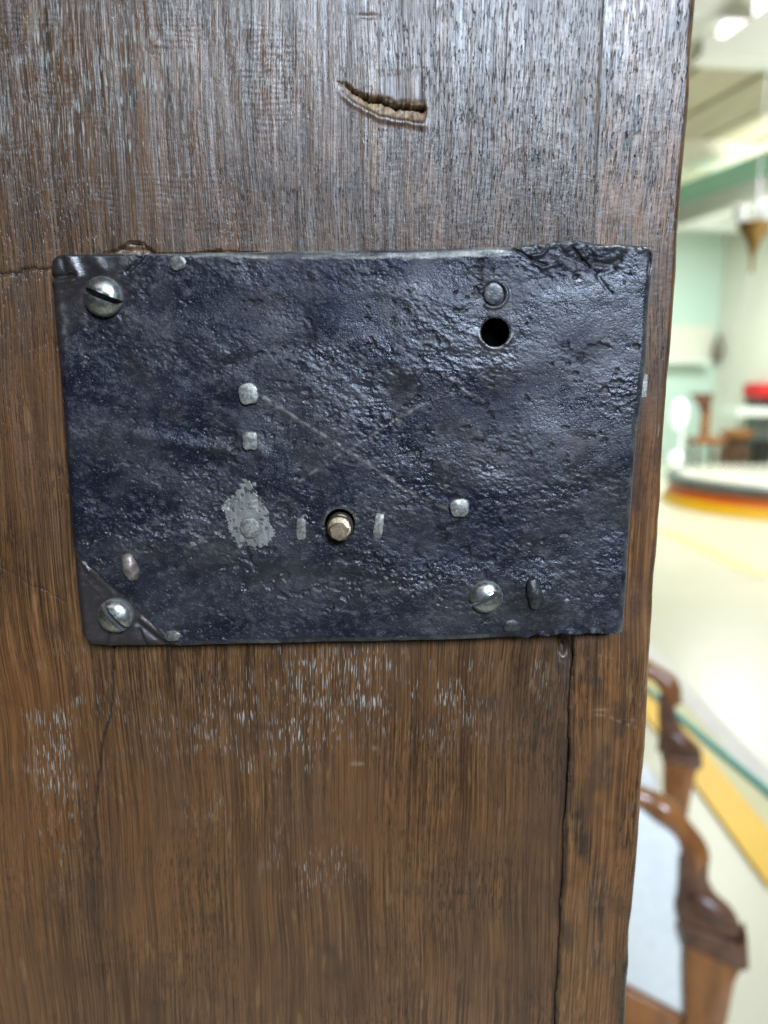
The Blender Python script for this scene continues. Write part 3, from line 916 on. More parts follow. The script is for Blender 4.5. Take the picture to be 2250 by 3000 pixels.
def screw(px, py, r, ang, wslot, depth=0.5, hd=0.62, lift=0.0, seed=0):
    c = W(px, py, -HL)
    R = r * kpx(px, py)
    nv, nu = 61, 41
    a = np.linspace(-math.pi / 2, math.pi / 2, nv)
    vv = np.sin(a)
    e = 0.006
    vv = np.sort(np.concatenate([vv[np.abs(np.abs(vv) - wslot) > 0.02], [wslot - e, wslot + e, -wslot - e, -wslot + e]]))
    s = np.sin(np.linspace(-math.pi / 2, math.pi / 2, nu))
    Vv = np.repeat(vv[:, None], nu, 1)
    Uu = s[None, :] * np.sqrt(np.maximum(1 - Vv ** 2, 0))
    q = np.clip(np.hypot(Uu, Vv), 0, 1)
    dome = hd * np.sqrt(np.maximum(1 - (q * 0.985) ** 2.0, 0)) + 0.04
    dome += 0.012 * vn(Uu * 5 + seed, Vv * 5 + 2, seed)
    slot = np.abs(Vv) < wslot
    lipb = 0.05 * np.exp(-((np.abs(Vv) - wslot) / 0.06) ** 2) * (~slot) * vn(Uu * 7 + seed * 3, Vv * 9, seed + 1)
    floor_ = np.maximum(hd * (1 - depth) + 0.05 * vn(Uu * 6, Vv * 9, seed + 2), -0.05)
    Hh = np.where(slot, np.minimum(dome, floor_), dome + lipb)
    ca, sa = math.cos(ang), math.sin(ang)
    X = Uu * ca - Vv * sa
    Zz = Uu * sa + Vv * ca
    P = np.stack([c[0] + X * R, -HL - Hh * R - lift, c[2] + Zz * R], -1)
    rr, cc = P.shape[:2]
    idx = np.arange(rr * cc).reshape(rr, cc)
    F = np.stack([idx[:-1, :-1], idx[:-1, 1:], idx[1:, 1:], idx[1:, :-1]], -1).reshape(-1, 4)
    per = np.concatenate([idx[0, :], idx[1:, -1], idx[-1, -2::-1], idx[-2:0:-1, 0]])
    V = P.reshape(-1, 3)
    bk = V[per].copy()
    bk[:, 1] = -HL + 0.0012
    m = len(per)
    n0 = len(V)
    i0 = np.arange(m)
    i1 = (i0 + 1) % m
    F = np.concatenate([F, np.stack([per[i0], n0 + i0, n0 + i1, per[i1]], -1)])
    dirt = slot * 0.95 + 0.55 * sstep(0.90, 1.0, q)
    me = np_mesh('screw', np.concatenate([V, bk]), F, dict(grime=np.concatenate([np.clip(dirt, 0, 1).ravel(), np.ones(len(bk))])))
    me.set_sharp_from_angle(angle=math.radians(50))
    return link('screw', me, M_SCREW, lock)


s = screw(305, 870, 57, math.radians(-21), 0.15, 1.0, 0.66, 0.0002, 1)
s['label'] = 'largest screw, top left, its slot sloping down to the right'
s = screw(341, 1801, 51, math.radians(-52), 0.17, 1.0, 0.66, 0.0003, 2)
s['label'] = 'bottom left screw with a steep slot'
s = screw(1423, 1747, 49, math.radians(27), 0.14, 0.9, 0.6, 0.0, 3)
s['label'] = 'bottom right screw, its slot rising to the right'


def rivet(name, px, py, rx, ry, ang, mat, height, sq=2.0, seed=0, dome=0.25, jag=0.05, base=0.0):
    """a hammered rivet end: superellipse outline with a faceted, slightly domed face; sizes in photograph pixels"""
    c = W(px, py, -HL)
    k = kpx(px, py)
    rs = random.Random(seed * 13 + 5)
    seg = 22
    out = []
    for i in range(seg):
        a = 2 * math.pi * i / seg
        ca, sa = math.cos(a), math.sin(a)
        q = (abs(ca) ** sq + abs(sa) ** sq) ** (-1.0 / sq)
        j = 1 + rs.uniform(-jag, jag)
        x, z = rx * q * ca * j, ry * q * sa * j
        out.append((x * math.cos(ang) - z * math.sin(ang), x * math.sin(ang) + z * math.cos(ang)))
    bm = bmesh.new()
    rings = []
    for f, hh in ((1.0, -0.0012 / max(height, 1e-5)), (1.0, 0.45 * (1 - dome)), (0.93, 0.8 * (1 - dome * 0.8)), (0.62, 1 - dome * 0.35), (0.28, 1.0)):
        rings.append([bm.verts.new((c[0] + x * f * k, -HL - base - height * (hh + (rs.uniform(-.06, .06) if f < 0.95 else 0)), c[2] + z * f * k)) for x, z in out])
    for a, b in zip(rings[:-1], rings[1:]):
        for i in range(seg):
            bm.faces.new((a[i], a[(i + 1) % seg], b[(i + 1) % seg], b[i]))
    bm.faces.new(rings[-1])
    return bm_obj(name, bm, mat, lock, True, math.radians(32))


RIV = [
    ('rivet', 729, 1153, 29, 31, 0.15, M_RIVET, 0.0009, 3.0, 1, 0.15, 'pale six-sided rivet, upper of the left pair'),
    ('rivet', 734, 1291, 23, 27, 0.0, M_RIVET, 0.0007, 4.5, 2, 0.15, 'pale squarish rivet, lower of the left pair'),
    ('rivet', 1346, 1486, 28, 28, 0.1, M_RIVET, 0.0011, 3.2, 3, 0.2, 'bright rounded-square rivet right of the pin'),
    ('rivet', 734, 1545, 30, 31, 0.3, M_RIVET, 0.0007, 2.0, 4, 0.15, 'round rivet in the ground-off grey patch'),
    ('rivet', 522, 771, 25, 21, 0.1, M_DULLRIV, 0.0004, 2.2, 5, 0.2, 'pale oval rivet at the top left edge'),
    ('rivet', 506, 1861, 24, 17, 0.0, M_DULLRIV, 0.0006, 2.2, 6, 0.35, 'small oval rivet at the lower left edge'),
    ('rivet', 1445, 861, 28, 29, 0.2, M_DARKRIV, 0.0002, 2.2, 7, 0.2, 'dark rivet above the key hole'),
    ('rivet', 1500, 1833, 25, 19, 0.0, M_DARKRIV, 0.0005, 2.4, 8, 0.3, 'dark flat rivet at the lower right edge'),
    ('nub', 384, 1660, 24, 44, 0.18, M_BROWNRIV, 0.0022, 2.2, 9, 0.6, 'brown rounded nub above the bottom left screw'),
    ('nub', 1564, 1738, 23, 50, 0.22, M_DARKRIV, 0.0026, 2.3, 10, 0.45, 'dark upright nub right of the bottom right screw'),
    ('tenon', 883, 1548, 14, 35, 0.0, M_RIVET, 0.0007, 5.0, 11, 0.15, 'narrow upright tenon left of the pin'),
    ('tenon', 1109, 1540, 14, 37, -0.14, M_RIVET, 0.0008, 5.0, 12, 0.15, 'narrow tilted tenon right of the pin'),
]
for name, px, py, rx, ry, ang, mat, hh, sq, sd, dm, lab in RIV:
    o = rivet(name, px, py, rx, ry, ang, mat, hh, sq, sd, dm, 0.06 if name == 'rivet' else 0.08, base=0.0003 if name != 'tenon' else 0.0002)
    o['label'] = lab
# the tenon end that pokes out of the right-hand edge
bm = bmesh.new()
a = W(1889, 1094, -0.0052)
b = W(1885, 1166, -0.0052)
add_box(bm, (b[0] - 0.0012, -0.0064, b[2]), (a[0] + 0.0007, -0.0030, a[2]))
bevel_all(bm, 0.0003, 1)
o = bm_obj('tenon', bm, M_RIVET, lock)
o['label'] = 'pale tenon end at the right edge of the lock'

# the pivot pin
pc = W(997, 1541, -HL)
k = kpx(996, 1541)
bm = bmesh.new()
seg = 18
prof = [(38, 0.0050), (38.5, -0.0012), (39, -0.0022), (37.5, -0.0033), (33, -0.0043)]
rings = []
rs = random.Random(4)
jit = [rs.uniform(0.96, 1.04) for _ in range(seg)]
for n_, (r, y) in enumerate(prof):
    ring = []
    for i in range(seg):
        an = 2 * math.pi * i / seg
        rr = r * k * (jit[i] if n_ > 2 else 1)
        x, z = rr * math.cos(an), rr * math.sin(an)
        ring.append(bm.verts.new((pc[0] + x, -HL + y + (0.0010 * z / (r * k) * (1 if n_ > 2 else 0)), pc[2] + z)))
    rings.append(ring)
for q, (a, b) in enumerate(zip(rings[:-1], rings[1:])):
    for i in range(seg):
        bm.faces.new((a[i], a[(i + 1) % seg], b[(i + 1) % seg], b[i]))
tip = []
for i in range(7):
    an = 2 * math.pi * i / 7 + 0.3
    r = 25 * k * rs.uniform(0.92, 1.1)
    tip.append(bm.verts.new((pc[0] + r * math.cos(an) - 1 * k, -HL - 0.0050 + 0.0009 * math.sin(an), pc[2] + r * math.sin(an) - 4 * k)))
# fan the gap between the 18-gon and the 7-gon
top = rings[-1]
for i in range(seg):
    j = int(((i + 0.5) / seg * 2 * math.pi - 0.3) / (2 * math.pi) * 7 + 7) % 7
    j2 = int(((i + 1.5) / seg * 2 * math.pi - 0.3) / (2 * math.pi) * 7 + 7) % 7
    bm.faces.new((top[i], top[(i + 1) % seg], tip[j]))
    if j2 != j:
        bm.faces.new((top[(i + 1) % seg], tip[j2], tip[j]))
f = bm.faces.new(tip)
f.material_index = 1
o = bm_obj('pin', bm, [M_PIN, M_PINTIP], lock, True, math.radians(24))
o['label'] = 'brassy pin with a brown flat tip standing out of its round hole'

# ------------------------------------------------------------------ the hall behind
RA = math.radians(14.0)
ED = np.array([-math.sin(RA), math.cos(RA), 0])     # down the hall
ER = np.array([math.cos(RA), math.sin(RA), 0])      # across it


def RM(r, d, z):
    return ER * r + ED * d + np.array([0, 0, z])


ROOM = Matrix(((math.cos(RA), -math.sin(RA), 0, 0), (math.sin(RA), math.cos(RA), 0, 0), (0, 0, 1, 0), (0, 0, 0, 1)))
WALLD = 10.87
M_FLOOR = plain('cream_floor', (0.62, 0.60, 0.47), (0.58, 0.57, 0.45), 0.3, 1.3)
M_WALL = plain('mint_wall', (0.52, 0.68, 0.62), (0.56, 0.70, 0.64), 0.7, 0.7)
M_CREAMW = plain('cream_wall', (0.66, 0.66, 0.58), (0.62, 0.62, 0.54), 0.7, 0.7)
M_PANELLING = plain('dark_panelling', (0.060, 0.035, 0.020), (0.045, 0.026, 0.015), 0.6, 2)
M_CEIL = plain('olive_ceiling', (0.48, 0.46, 0.34), (0.41, 0.39, 0.29), 0.7, 3, stretch=(1, 0.2, 1))
M_BEAM = plain('white_beam', (0.74, 0.78, 0.75), (0.68, 0.73, 0.70), 0.6, 2)
M_GREEN = plain('green_paint', (0.36, 0.68, 0.56), (0.40, 0.72, 0.60), 0.35, 2)
M_WOODC = plain('polished_chair_wood', (0.30, 0.115, 0.034), (0.18, 0.066, 0.021), 0.22, 14, stretch=(3, 3, 0.6))
M_CARVE = plain('carved_dark_wood', (0.15, 0.066, 0.036), (0.075, 0.033, 0.02), 0.36, 26)
M_FABRIC = plain('white_upholstery', (0.80, 0.79, 0.76), (0.74, 0.74, 0.72), 0.85, 60, bump=0.001)
M_YEL = plain('yellow_edge', (0.88, 0.52, 0.004), (0.84, 0.48, 0.004), 0.45, 3)
M_YELP = plain('pale_yellow_line', (0.74, 0.55, 0.22), (0.70, 0.54, 0.24), 0.45, 3)
M_WHITE = plain('white_carpet', (0.78, 0.77, 0.76), (0.72, 0.71, 0.71), 0.8, 8)
M_PALE = plain('pale_edge', (0.70, 0.68, 0.42), (0.66, 0.64, 0.40), 0.6, 5)
M_TEAL = plain('teal_rope', (0.10, 0.44, 0.38), (0.08, 0.38, 0.33), 0.5, 40)
M_BRASS = metal_mat('old_brass', (0.22, 0.13, 0.04), (0.36, 0.23, 0.08), (0.3, 0.5), 0.8, 12, 0.001)
M_GLASSW = plain('opal_glass', (0.75, 0.80, 0.84), rough=0.15, emit=(0.85, 0.93, 1.0), es=0.05)
M_LAMP = plain('lit_panel', (0.8, 0.8, 0.8), emit=(1.0, 0.93, 0.95), es=2.2)
M_GLOBE = plain('glow_white', (0.9, 0.9, 0.9), emit=(0.97, 0.95, 1.0), es=0.7)
M_RED = plain('red_cushion', (0.60, 0.012, 0.02), (0.50, 0.01, 0.016), 0.6, 8)
M_BLACK = plain('black_paint', (0.012, 0.012, 0.012), rough=0.3)
M_GREYM = plain('grey_rim', (0.10, 0.115, 0.115), (0.14, 0.15, 0.15), 0.3, 3, metal=0.3)
M_ORANGE = plain('orange_band', (0.72, 0.15, 0.02), (0.66, 0.12, 0.015), 0.45, 3)
M_DARKB = plain('dark_brown_wood', (0.085, 0.036, 0.016), (0.05, 0.022, 0.01), 0.3, 8)
M_JAR = plain('grey_brown_clay', (0.20, 0.17, 0.14), (0.14, 0.12, 0.10), 0.5, 8)


def slab(name, lo, hi, mat, kind=None, parent=None):
    bm = bmesh.new()
    add_box(bm, lo, hi, ROOM)
    o = bm_obj(name, bm, mat, parent)
    if kind: o['kind'] = kind
    return o


slab('floor', (-9, -7.2, -0.2), (9, WALLD + 0.3, 0.0), M_FLOOR, 'structure')
far_wall = slab('far_wall', (-9, WALLD, 0.0), (9, WALLD + 0.25, 4.0), M_WALL, 'structure')
slab('side_wall', (8.7, -7.0, 0.0), (9.0, WALLD, 4.0), M_CREAMW, 'structure')
slab('left_wall', (-9, -7.0, 0.0), (-8.7, WALLD, 4.0), M_PANELLING, 'structure')
slab('back_wall', (-9, -7.2, 0.0), (9, -7.0, 4.0), M_PANELLING, 'structure')
ceiling = slab('ceiling', (-9, -7.2, 4.0), (9, WALLD + 0.3, 4.2), M_CEIL, 'structure')
# boards and beams of the ceiling
for r in np.arange(0.4, 8.6, 0.62):
    o = slab('board', (r, 3.2, 3.955), (r + 0.54, WALLD - 0.01, 3.998), M_CEIL, None, ceiling)
for d, w_, hgt, m in ((4.35, 0.34, 0.20, M_BEAM), (7.05, 0.42, 0.16, M_CREAMW), (9.6, 0.3, 0.28, M_BEAM)):
    o = slab('beam', (-8.6, d, 3.95 - hgt), (8.6, d + w_, 3.953), m, None, ceiling)
# a pale pilaster and skirting on the far wall
o = slab('pilaster', (3.5, WALLD - 0.12, 0.0), (3.95, WALLD - 0.003, 3.66), M_CREAMW, None, far_wall)
o = slab('shelf_panel', (4.0, WALLD - 0.06, 1.75), (8.6, WALLD - 0.003, 2.35), M_CREAMW, None, far_wall)

# gabled skylight at the top right
sk = thing('skylight', 'bright white skylight above a grey gabled beam at the ceiling', 'skylight', W(2170, 60, 5.0))
pts = [(2095, 132), (2120, 70), (2160, 10), (2215, -60), (2400, -60), (2400, 120), (2228, 44)]
bm = bmesh.new()
add_prism(bm, [(W(a, b, 5.1)[0], W(a, b, 5.1)[2]) for a, b in pts], 5.1, 5.16)
bm_obj('lit_pane', bm, M_LAMP, sk)
pts = [(2040, 122), (2100, 132), (2228, 40), (2400, 150), (2400, 195), (2040, 176)]
bm = bmesh.new()
add_prism(bm, [(W(a, b, 4.95)[0], W(a, b, 4.95)[2]) for a, b in pts], 4.85, 5.05)
bm_obj('gable_beam', bm, M_BEAM, sk)

# green girder and its grey neighbours
gb = thing('steel_girder', 'mint green steel girder running under the ceiling', 'girder', FZ(2130, 530, 3.55))
a = FZ(1960, 588, 3.55)
b = FZ(2330, 452, 3.55)
d = (b - a) / np.linalg.norm(b - a)
a2, b2 = a - d * 1.5, b + d * 2.0


def beam_between(name, a, b, w_, h_, mat, parent):
    a, b = Vector(a), Vector(b)
    d = (b - a)
    L = d.length
    d.normalize()
    side = d.cross(Vector((0, 0, 1))).normalized()
    up = side.cross(d)
    M = Matrix(((d.x, side.x, up.x, a.x), (d.y, side.y, up.y, a.y), (d.z, side.z, up.z, a.z), (0, 0, 0, 1)))
    bm = bmesh.new()
    add_box(bm, (0, -w_ / 2, -h_ / 2), (L, w_ / 2, h_ / 2), M)
    return bm_obj(name, bm, mat, parent)


beam_between('flange', a2, b2, 0.20, 0.20, M_GREEN, gb)
beam_between('web', a2 - np.array([0, 0, 0.20]), b2 - np.array([0, 0, 0.20]), 0.05, 0.19, M_BEAM, gb)
beam_between('lower_flange', a2 - np.array([0, 0, 0.33]), b2 - np.array([0, 0, 0.33]), 0.20, 0.06, M_BEAM, gb)

# hanging lamp
lc = W(2214, 640, 5.0)
lamp = thing('hanging_lamp', 'brass hanging lamp with white glass cups below the green girder', 'lamp', lc)
kk = 5.2 / FPX
bm = bmesh.new()
add_lathe(bm, [(0.012, 0.0), (0.020, 0.02), (0.020, 0.22), (0.007, 0.28), (0.007, 3.95 - lc[2])], 10, lc)
bm_obj('rod', bm, M_GLASSW, lamp, True)
for dx in (-44, 22):
    bm = bmesh.new()
    add_lathe(bm, [(0.015, -0.02), (0.036, 0.0), (0.045, 0.04), (0.036, 0.08), (0.024, 0.10)], 14, (lc[0] + dx * kk, lc[1], lc[2] - 0.01))
    bm_obj('glass_cup', bm, M_GLASSW, lamp, True)
bm = bmesh.new()
add_lathe(bm, [(0.008, -0.36), (0.014, -0.25), (0.022, -0.235), (0.045, -0.15), (0.11, -0.06), (0.118, -0.035), (0.09, -0.022), (0.02, -0.015)], 18, lc)
bm_obj('brass_bowl', bm, M_BRASS, lamp, True)
bm = bmesh.new()
add_tube(bm, spline([lc + np.array([0, 0, -0.36]), lc + np.array([-0.06, 0, -0.7]), lc + np.array([-0.12, 0.02, -1.2])], 5), 0.007, 6)
bm_obj('pull_cord', bm, M_BEAM, lamp, True)

# jars on a ledge of the far wall
ledge = slab('wall_shelf', (3.96, WALLD - 0.30, 1.70), (8.4, WALLD - 0.003, 1.748), M_BEAM)
tag(ledge, 'long pale shelf on the mint far wall', 'shelf')
for i, (px, hgt, rad, lab) in enumerate([(2105, 0.42, 0.10, 'slim grey-brown jar at the left end of the wall shelf'), (2150, 0.46, 0.16, 'wide grey-brown jar in the middle of the wall shelf'), (2238, 0.56, 0.14, 'tall grey-brown jar on the wall shelf below the hanging lamp')]):
    d = ray(px, 1000)
    t_ = ((WALLD - 0.16) - CAM @ ED) / (d @ ED)
    p = CAM + d * t_
    bm = bmesh.new()
    add_lathe(bm, [(rad * .6, 0), (rad, hgt * .35), (rad * .9, hgt * .65), (rad * .35, hgt * .85), (rad * .45, hgt)], 16, (p[0], p[1], 1.7495))
    o = bm_obj('jar', bm, M_JAR, None, True)
    tag(o, lab, 'jar', 'jars on the wall shelf')


# far furniture
def post(bm, p, r, h0, h1, seg=8):
    add_lathe(bm, [(r, h0), (r, h1)], seg, (p[0], p[1], 0))


fc = FZ(2048, 1400, 0)
ch = thing('side_chair', 'reddish brown carved side chair far behind beside glowing white globes', 'chair', fc)
s_ = (np.linalg.norm(fc - CAM)) / FPX
bm = bmesh.new(); add_box(bm, (fc[0] - .16, fc[1] - .2, .50), (fc[0] + .26, fc[1] + .2, .60)); bevel_all(bm, .02, 1)
bm_obj('seat', bm, M_WOODC, ch)
zt = W(2025, 1152, fc[1])[2]
bm = bmesh.new()
x0 = fc[0] - .16
add_prism(bm, [(x0 - .13, zt), (x0 + .20, zt), (x0 + .17, zt - .16), (x0 + .08, zt - .30), (x0 + .0, zt - .16)], fc[1] - .18, fc[1] - .12)
bm_obj('crest', bm, M_CARVE, ch)
bm = bmesh.new(); add_box(bm, (x0 + .06, fc[1] - .18, .5), (x0 + .17, fc[1] - .12, zt - .18))
bm_obj('back_post', bm, M_WOODC, ch)
for dx, dy in ((-.12, -.16), (.22, -.16), (-.12, .16), (.22, .16)):
    bm = bmesh.new(); add_lathe(bm, [(.02, 0), (.035, .3), (.03, .5)], 8, (fc[0] + dx, fc[1] + dy, 0))
    bm_obj('leg', bm, M_DARKB, ch, True)

gl = FZ(1988, 1408, 0)  # globes and stand are made up to give two bright white spots
glow_root = thing('glowing_globes', 'made-up glowing white globes on a thin stand, for bright spots at the edge of the door', 'lamp', gl)
bm = bmesh.new(); add_lathe(bm, [(.16, 0), (.16, .03), (.02, .05), (.02, 1.0)], 14, (gl[0], gl[1], 0))
bm_obj('stand', bm, M_BEAM, glow_root, True)
for py, rx, rz in ((1215, 22, 44), (1345, 19, 22)):
    c = W(1990 if py < 1300 else 1980, py, gl[1])
    k = float((c - CAM) @ FW) / FPX
    bm = bmesh.new()
    bmesh.ops.create_uvsphere(bm, u_segments=18, v_segments=12, radius=1.0)
    for v_ in bm.verts:
        v_.co = Vector((c[0] + v_.co.x * rx * k, c[1] + v_.co.y * rx * k, c[2] + v_.co.z * rz * k))
    bm_obj('globe', bm, M_GLOBE, glow_root, True)

rb = FZ(2262, 1372, 0)
bench = thing('carriage_seat', 'black carriage seat with a bright red cushion on top', 'seat', rb)
y_ = rb[1]
z1, z2, z3, z4, z5, z6 = [W(2250, q, y_)[2] for q in (1122, 1166, 1192, 1285, 1350, 1205)]
xl, xr_ = W(2195, 1200, y_)[0], W(2400, 1200, y_)[0]
bm = bmesh.new(); add_box(bm, (xl, y_ - .3, z2), (xr_, y_ + .3, z1)); bevel_all(bm, .05, 2)
bm_obj('cushion', bm, M_RED, bench, True, .6)
bm = bmesh.new(); add_box(bm, (xl + .08, y_ - .28, z3), (xr_, y_ + .28, z2 - .002)); bm_obj('seat_box', bm, M_BLACK, bench)
bm = bmesh.new(); add_box(bm, (xl - .35, y_ - .34, z6 - .06), (xr_, y_ + .30, z3 - .002)); bm_obj('deck', bm, M_BEAM, bench)
bm = bmesh.new(); add_box(bm, (xl + .02, y_ - .24, z5), (xr_, y_ + .24, z4)); bevel_all(bm, .04, 1); bm_obj('foot_well', bm, M_BLACK, bench)
bm = bmesh.new(); add_box(bm, (xl + .06, y_ - .2, z4 + .002), (xr_, y_ + .2, z6 - .062)); bm_obj('under_box', bm, M_GREYM, bench)
for dx in (.15, .8):
    bm = bmesh.new(); post(bm, (xl + dx, y_), .05, 0.0, z5 - .002); bm_obj('leg', bm, M_DARKB, bench, True)

sb = FZ(2150, 1378, 0)
st = thing('brown_stool', 'dark brown turned wooden stool left of the black carriage seat', 'stool', sb)
k = float((sb - CAM) @ FW) / FPX
bm = bmesh.new(); add_lathe(bm, [(40 * k, 0.52), (46 * k, 0.56), (46 * k, 0.62), (36 * k, 0.65)], 16, (sb[0], sb[1], 0)); bm_obj('seat', bm, M_WOODC, st, True, .7)
bm = bmesh.new(); add_lathe(bm, [(20 * k, 0.06), (38 * k, 0.2), (42 * k, 0.34), (26 * k, 0.45), (32 * k, 0.518)], 14, (sb[0], sb[1], 0)); bm_obj('pedestal', bm, M_DARKB, st, True)
bm = bmesh.new(); add_lathe(bm, [(34 * k, 0.0), (30 * k, 0.058)], 14, (sb[0], sb[1], 0)); bm_obj('foot', bm, M_DARKB, st)

# round plinth
pcx, pcy = 4.52, 7.95
pl = thing('round_plinth', 'low round display plinth with grey rim over orange and yellow bands', 'plinth', (pcx, pcy, 0))
bm = bmesh.new(); add_lathe(bm, [(1.25, 0.0), (1.20, 0.10)], 64, (pcx, pcy, 0)); bm_obj('yellow_band', bm, M_YEL, pl, True, .6)
bm = bmesh.new(); add_lathe(bm, [(1.20, 0.101), (1.15, 0.21)], 64, (pcx, pcy, 0)); bm_obj('orange_band', bm, M_ORANGE, pl, True, .6)
bm = bmesh.new(); add_lathe(bm, [(1.14, 0.211), (1.20, 0.22), (1.21, 0.26), (1.20, 0.31), (1.16, 0.325), (1.05, 0.325)], 64, (pcx, pcy, 0)); bm_obj('rim', bm, M_GREYM, pl, True, .6)
bm = bmesh.new(); add_lathe(bm, [(1.05, 0.326), (1.03, 0.335)], 64, (pcx, pcy, 0)); bm_obj('top', bm, plain('polished_top', (0.70, 0.68, 0.60), rough=0.12), pl, True, .6)


def strip(name, pts_px, width, z, mat):
    P = [FZ(a, b, z) for a, b in pts_px]
    bm = bmesh.new()
    L = []
    for i, p in enumerate(P):
        t = P[min(i + 1, len(P) - 1)] - P[max(i - 1, 0)]
        n = np.array([-t[1], t[0], 0]) / np.hypot(t[0], t[1]) * width / 2
        L.append((bm.verts.new(p + n), bm.verts.new(p - n)))
    for a, b in zip(L[:-1], L[1:]):
        bm.faces.new((a[0], a[1], b[1], b[0]))
    return bm_obj(name, bm, mat)


o = strip('floor_line', [(1930, 1548), (2000, 1578), (2080, 1612), (2160, 1652), (2225, 1684), (2290, 1672), (2400, 1640)], 0.16, 0.004, M_YELP)
tag(o, kind='structure')

# platform with yellow border
A = FZ(1880, 2080, 0.014)
B = FZ(2246, 2584, 0.014)
dv = (A - B) / np.linalg.norm(A - B)
nv_ = np.array([dv[1], -dv[0], 0])        # to the right of the edge
plat = thing('display_platform', 'low white display platform with a bright yellow border beyond the armchairs', 'platform', B * np.array([1, 1, 0]))


def plank(name, o0, along, across, l0, l1, w0, w1, z0, z1, mat):
    bm = bmesh.new()
    M = Matrix(((across[0], along[0], 0, o0[0]), (across[1], along[1], 0, o0[1]), (0, 0, 1, 0), (0, 0, 0, 1)))
    add_box(bm, (w0, l0, z0), (w1, l1, z1), M)
    return bm_obj(name, bm, mat, plat)


Lp = 2.6
plank('yellow_border', B, dv, nv_, 0, Lp, 0.0, 0.125, 0.0, 0.014, M_YEL)
plank('yellow_border', B, dv, nv_, 0, 0.095, 0.126, 1.6, 0.0, 0.014, M_YEL)
plank('pale_border', B, dv, nv_, 0.096, Lp, 0.126, 0.20, 0.0, 0.013, M_PALE)
plank('white_strip', B, dv, nv_, 0.096, Lp, 0.201, 0.30, 0.0, 0.015, M_WHITE)
plank('top', B, dv, nv_, 0.096, Lp, 0.301, 1.6, 0.0, 0.012, M_FLOOR)

# rope
a = FZ(1850, 1980, 0.42)
b = FZ(2300, 2362, 0.42)
bm = bmesh.new()
mid = (a + b) / 2
add_tube(bm, spline([a - (b - a) * 0.3, a, mid + np.array([0, 0, -0.004]), b, b + (b - a) * 0.3], 6), 0.0105, 10)
o = bm_obj('barrier_rope', bm, M_TEAL, None, True)
tag(o, 'thin teal barrier rope stretched past the white platform', 'rope')


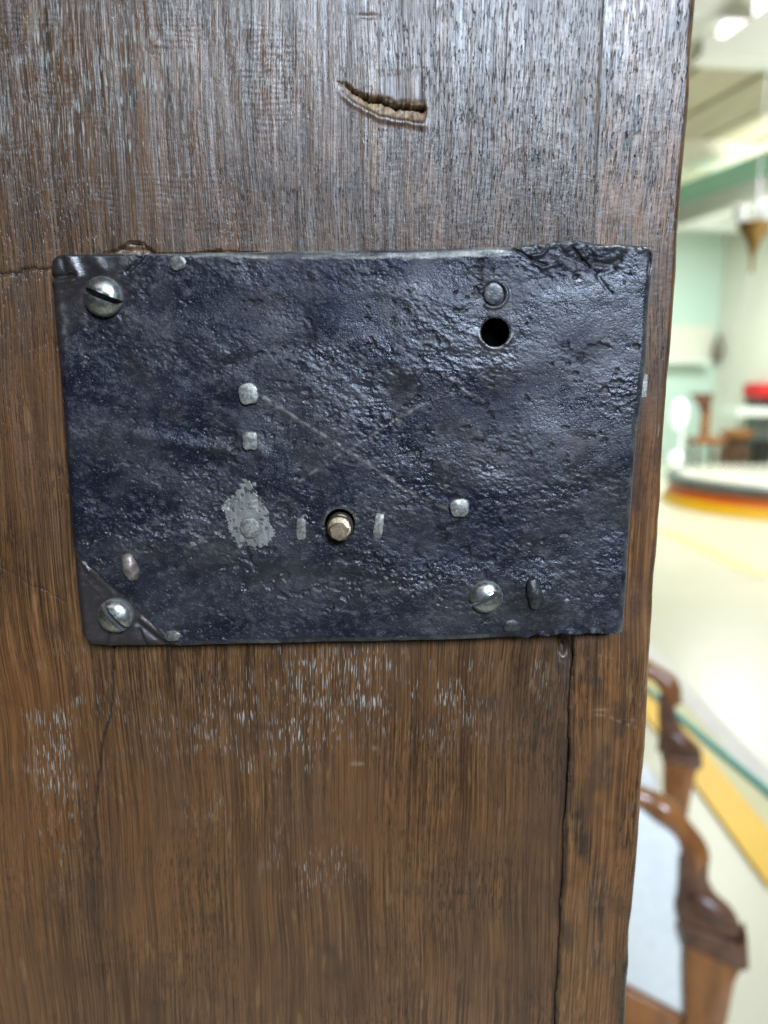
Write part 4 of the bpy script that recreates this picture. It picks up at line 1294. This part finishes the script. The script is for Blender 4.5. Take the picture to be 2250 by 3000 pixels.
# armchairs
def armchair(label, Y, arm, rad, post_l, slab_o, leg_o, fab, rail, group, knob=None):
    root = thing('armchair', label, 'armchair', FZ(arm[-1][0], arm[-1][1], 0.0) * 0 + np.array([W(arm[-1][0], arm[-1][1], Y)[0], Y, 0.0]), group)
    k = float((W(2000, 2400, Y) - CAM) @ FW) / FPX
    bm = bmesh.new()
    add_tube(bm, spline([W(a, b, Y + (i == 0) * 0.02) for i, (a, b) in enumerate(arm)], 6), [rad * k * (1 + 0.12 * math.sin(i * 0.5)) for i in range((len(arm) - 1) * 6 + 1)], 14)
    bm_obj('arm_rest', bm, M_WOODC, root, True)

    def pr(name, o, y0, y1, mat, bev):
        bm = bmesh.new()
        add_prism(bm, [(W(a, b, Y)[0], W(a, b, Y)[2]) for a, b in o], Y + y0, Y + y1)
        bmesh.ops.recalc_face_normals(bm, faces=bm.faces)
        bmesh.ops.bevel(bm, geom=bm.edges[:], offset=bev, segments=3, affect='EDGES', profile=0.5)
        return bm_obj(name, bm, mat, root, True, 1.0)
    pr('arm_post', post_l, -0.018, 0.016, M_CARVE, 0.006)
    if knob:
        kx, ky, krx, krz = knob
        c = W(kx, ky, Y - 0.012)
        bm = bmesh.new()
        bmesh.ops.create_uvsphere(bm, u_segments=20, v_segments=14, radius=1.0)
        for v_ in bm.verts:
            q = Vector((v_.co.x * krx * k, v_.co.y * 0.022, v_.co.z * krz * k))
            v_.co = Vector(c) + Matrix.Rotation(math.radians(32), 3, 'Y') @ q
        bm_obj('scroll', bm, M_CARVE, root, True)
    pr('capital', slab_o, -0.026, 0.022, M_CARVE, 0.006)
    pr('front_leg', leg_o, -0.02, 0.016, M_WOODC, 0.006)
    if fab: pr('upholstery', fab, -0.008, 0.05, M_FABRIC, 0.015)
    if rail: pr('seat_rail', rail, -0.010, 0.0165, M_WOODC, 0.004)
    root.rotation_euler = (0, 0, math.radians(-20))
    return root


def smooth_outline(pts, n=4):
    return [(p.x, p.y) for p in spline([(a, b, 0) for a, b in pts], n)]


near = armchair('nearest carved wooden armchair with white upholstery at the lower right', 0.95,
         [(1780, 2352), (1860, 2362), (1920, 2376), (1972, 2408), (2018, 2456), (2040, 2508), (2042, 2545)], 35,
         smooth_outline([(1996, 2500), (1994, 2560), (1990, 2610), (1983, 2645), (1990, 2690)]) + [(2150, 2705)] + smooth_outline([(2152, 2672), (2130, 2640), (2095, 2615), (2074, 2580), (2070, 2545), (2072, 2515)]),
         [(1990, 2688), (2140, 2712), (2170, 2682), (2174, 2776), (2150, 2782), (2005, 2750)],
         smooth_outline([(2004, 2750), (2002, 2850), (2004, 2960), (1996, 3010), (1996, 3120)]) + smooth_outline([(2080, 3120), (2090, 3010), (2112, 2960), (2128, 2880), (2140, 2820), (2160, 2778)]),
         [(1700, 2385), (1850, 2385), (1960, 2420), (2030, 2470), (2048, 2540), (2050, 2640), (2050, 2720), (2050, 2940), (2040, 2985), (1840, 2930), (1700, 2920)],
         [(1700, 2925), (1850, 2938), (1998, 2975), (1998, 3075), (1700, 3040)], 'carved armchairs', (2085, 2650, 78, 40))
far_ch = armchair('smaller carved armchair standing farther back, behind the nearest one', 1.42,
         [(1840, 1960), (1900, 1972), (1940, 1990), (1966, 2022), (1972, 2058)], 27,
         smooth_outline([(1934, 2040), (1930, 2100), (1932, 2160), (1926, 2200)]) + [(2050, 2205)] + smooth_outline([(2046, 2180), (2010, 2150), (1984, 2110), (1976, 2060), (1974, 2042)]),
         [(1936, 2198), (2046, 2200), (2050, 2218), (2042, 2228), (1940, 2224)],
         smooth_outline([(1944, 2224), (1942, 2300), (1946, 2420)]) + smooth_outline([(2000, 2420), (2020, 2300), (2036, 2226)]),
         [(1700, 2290), (1880, 2262), (1922, 2285), (1930, 2320), (1930, 2420), (1700, 2500)], None, 'carved armchairs', (1994, 2165, 56, 26))
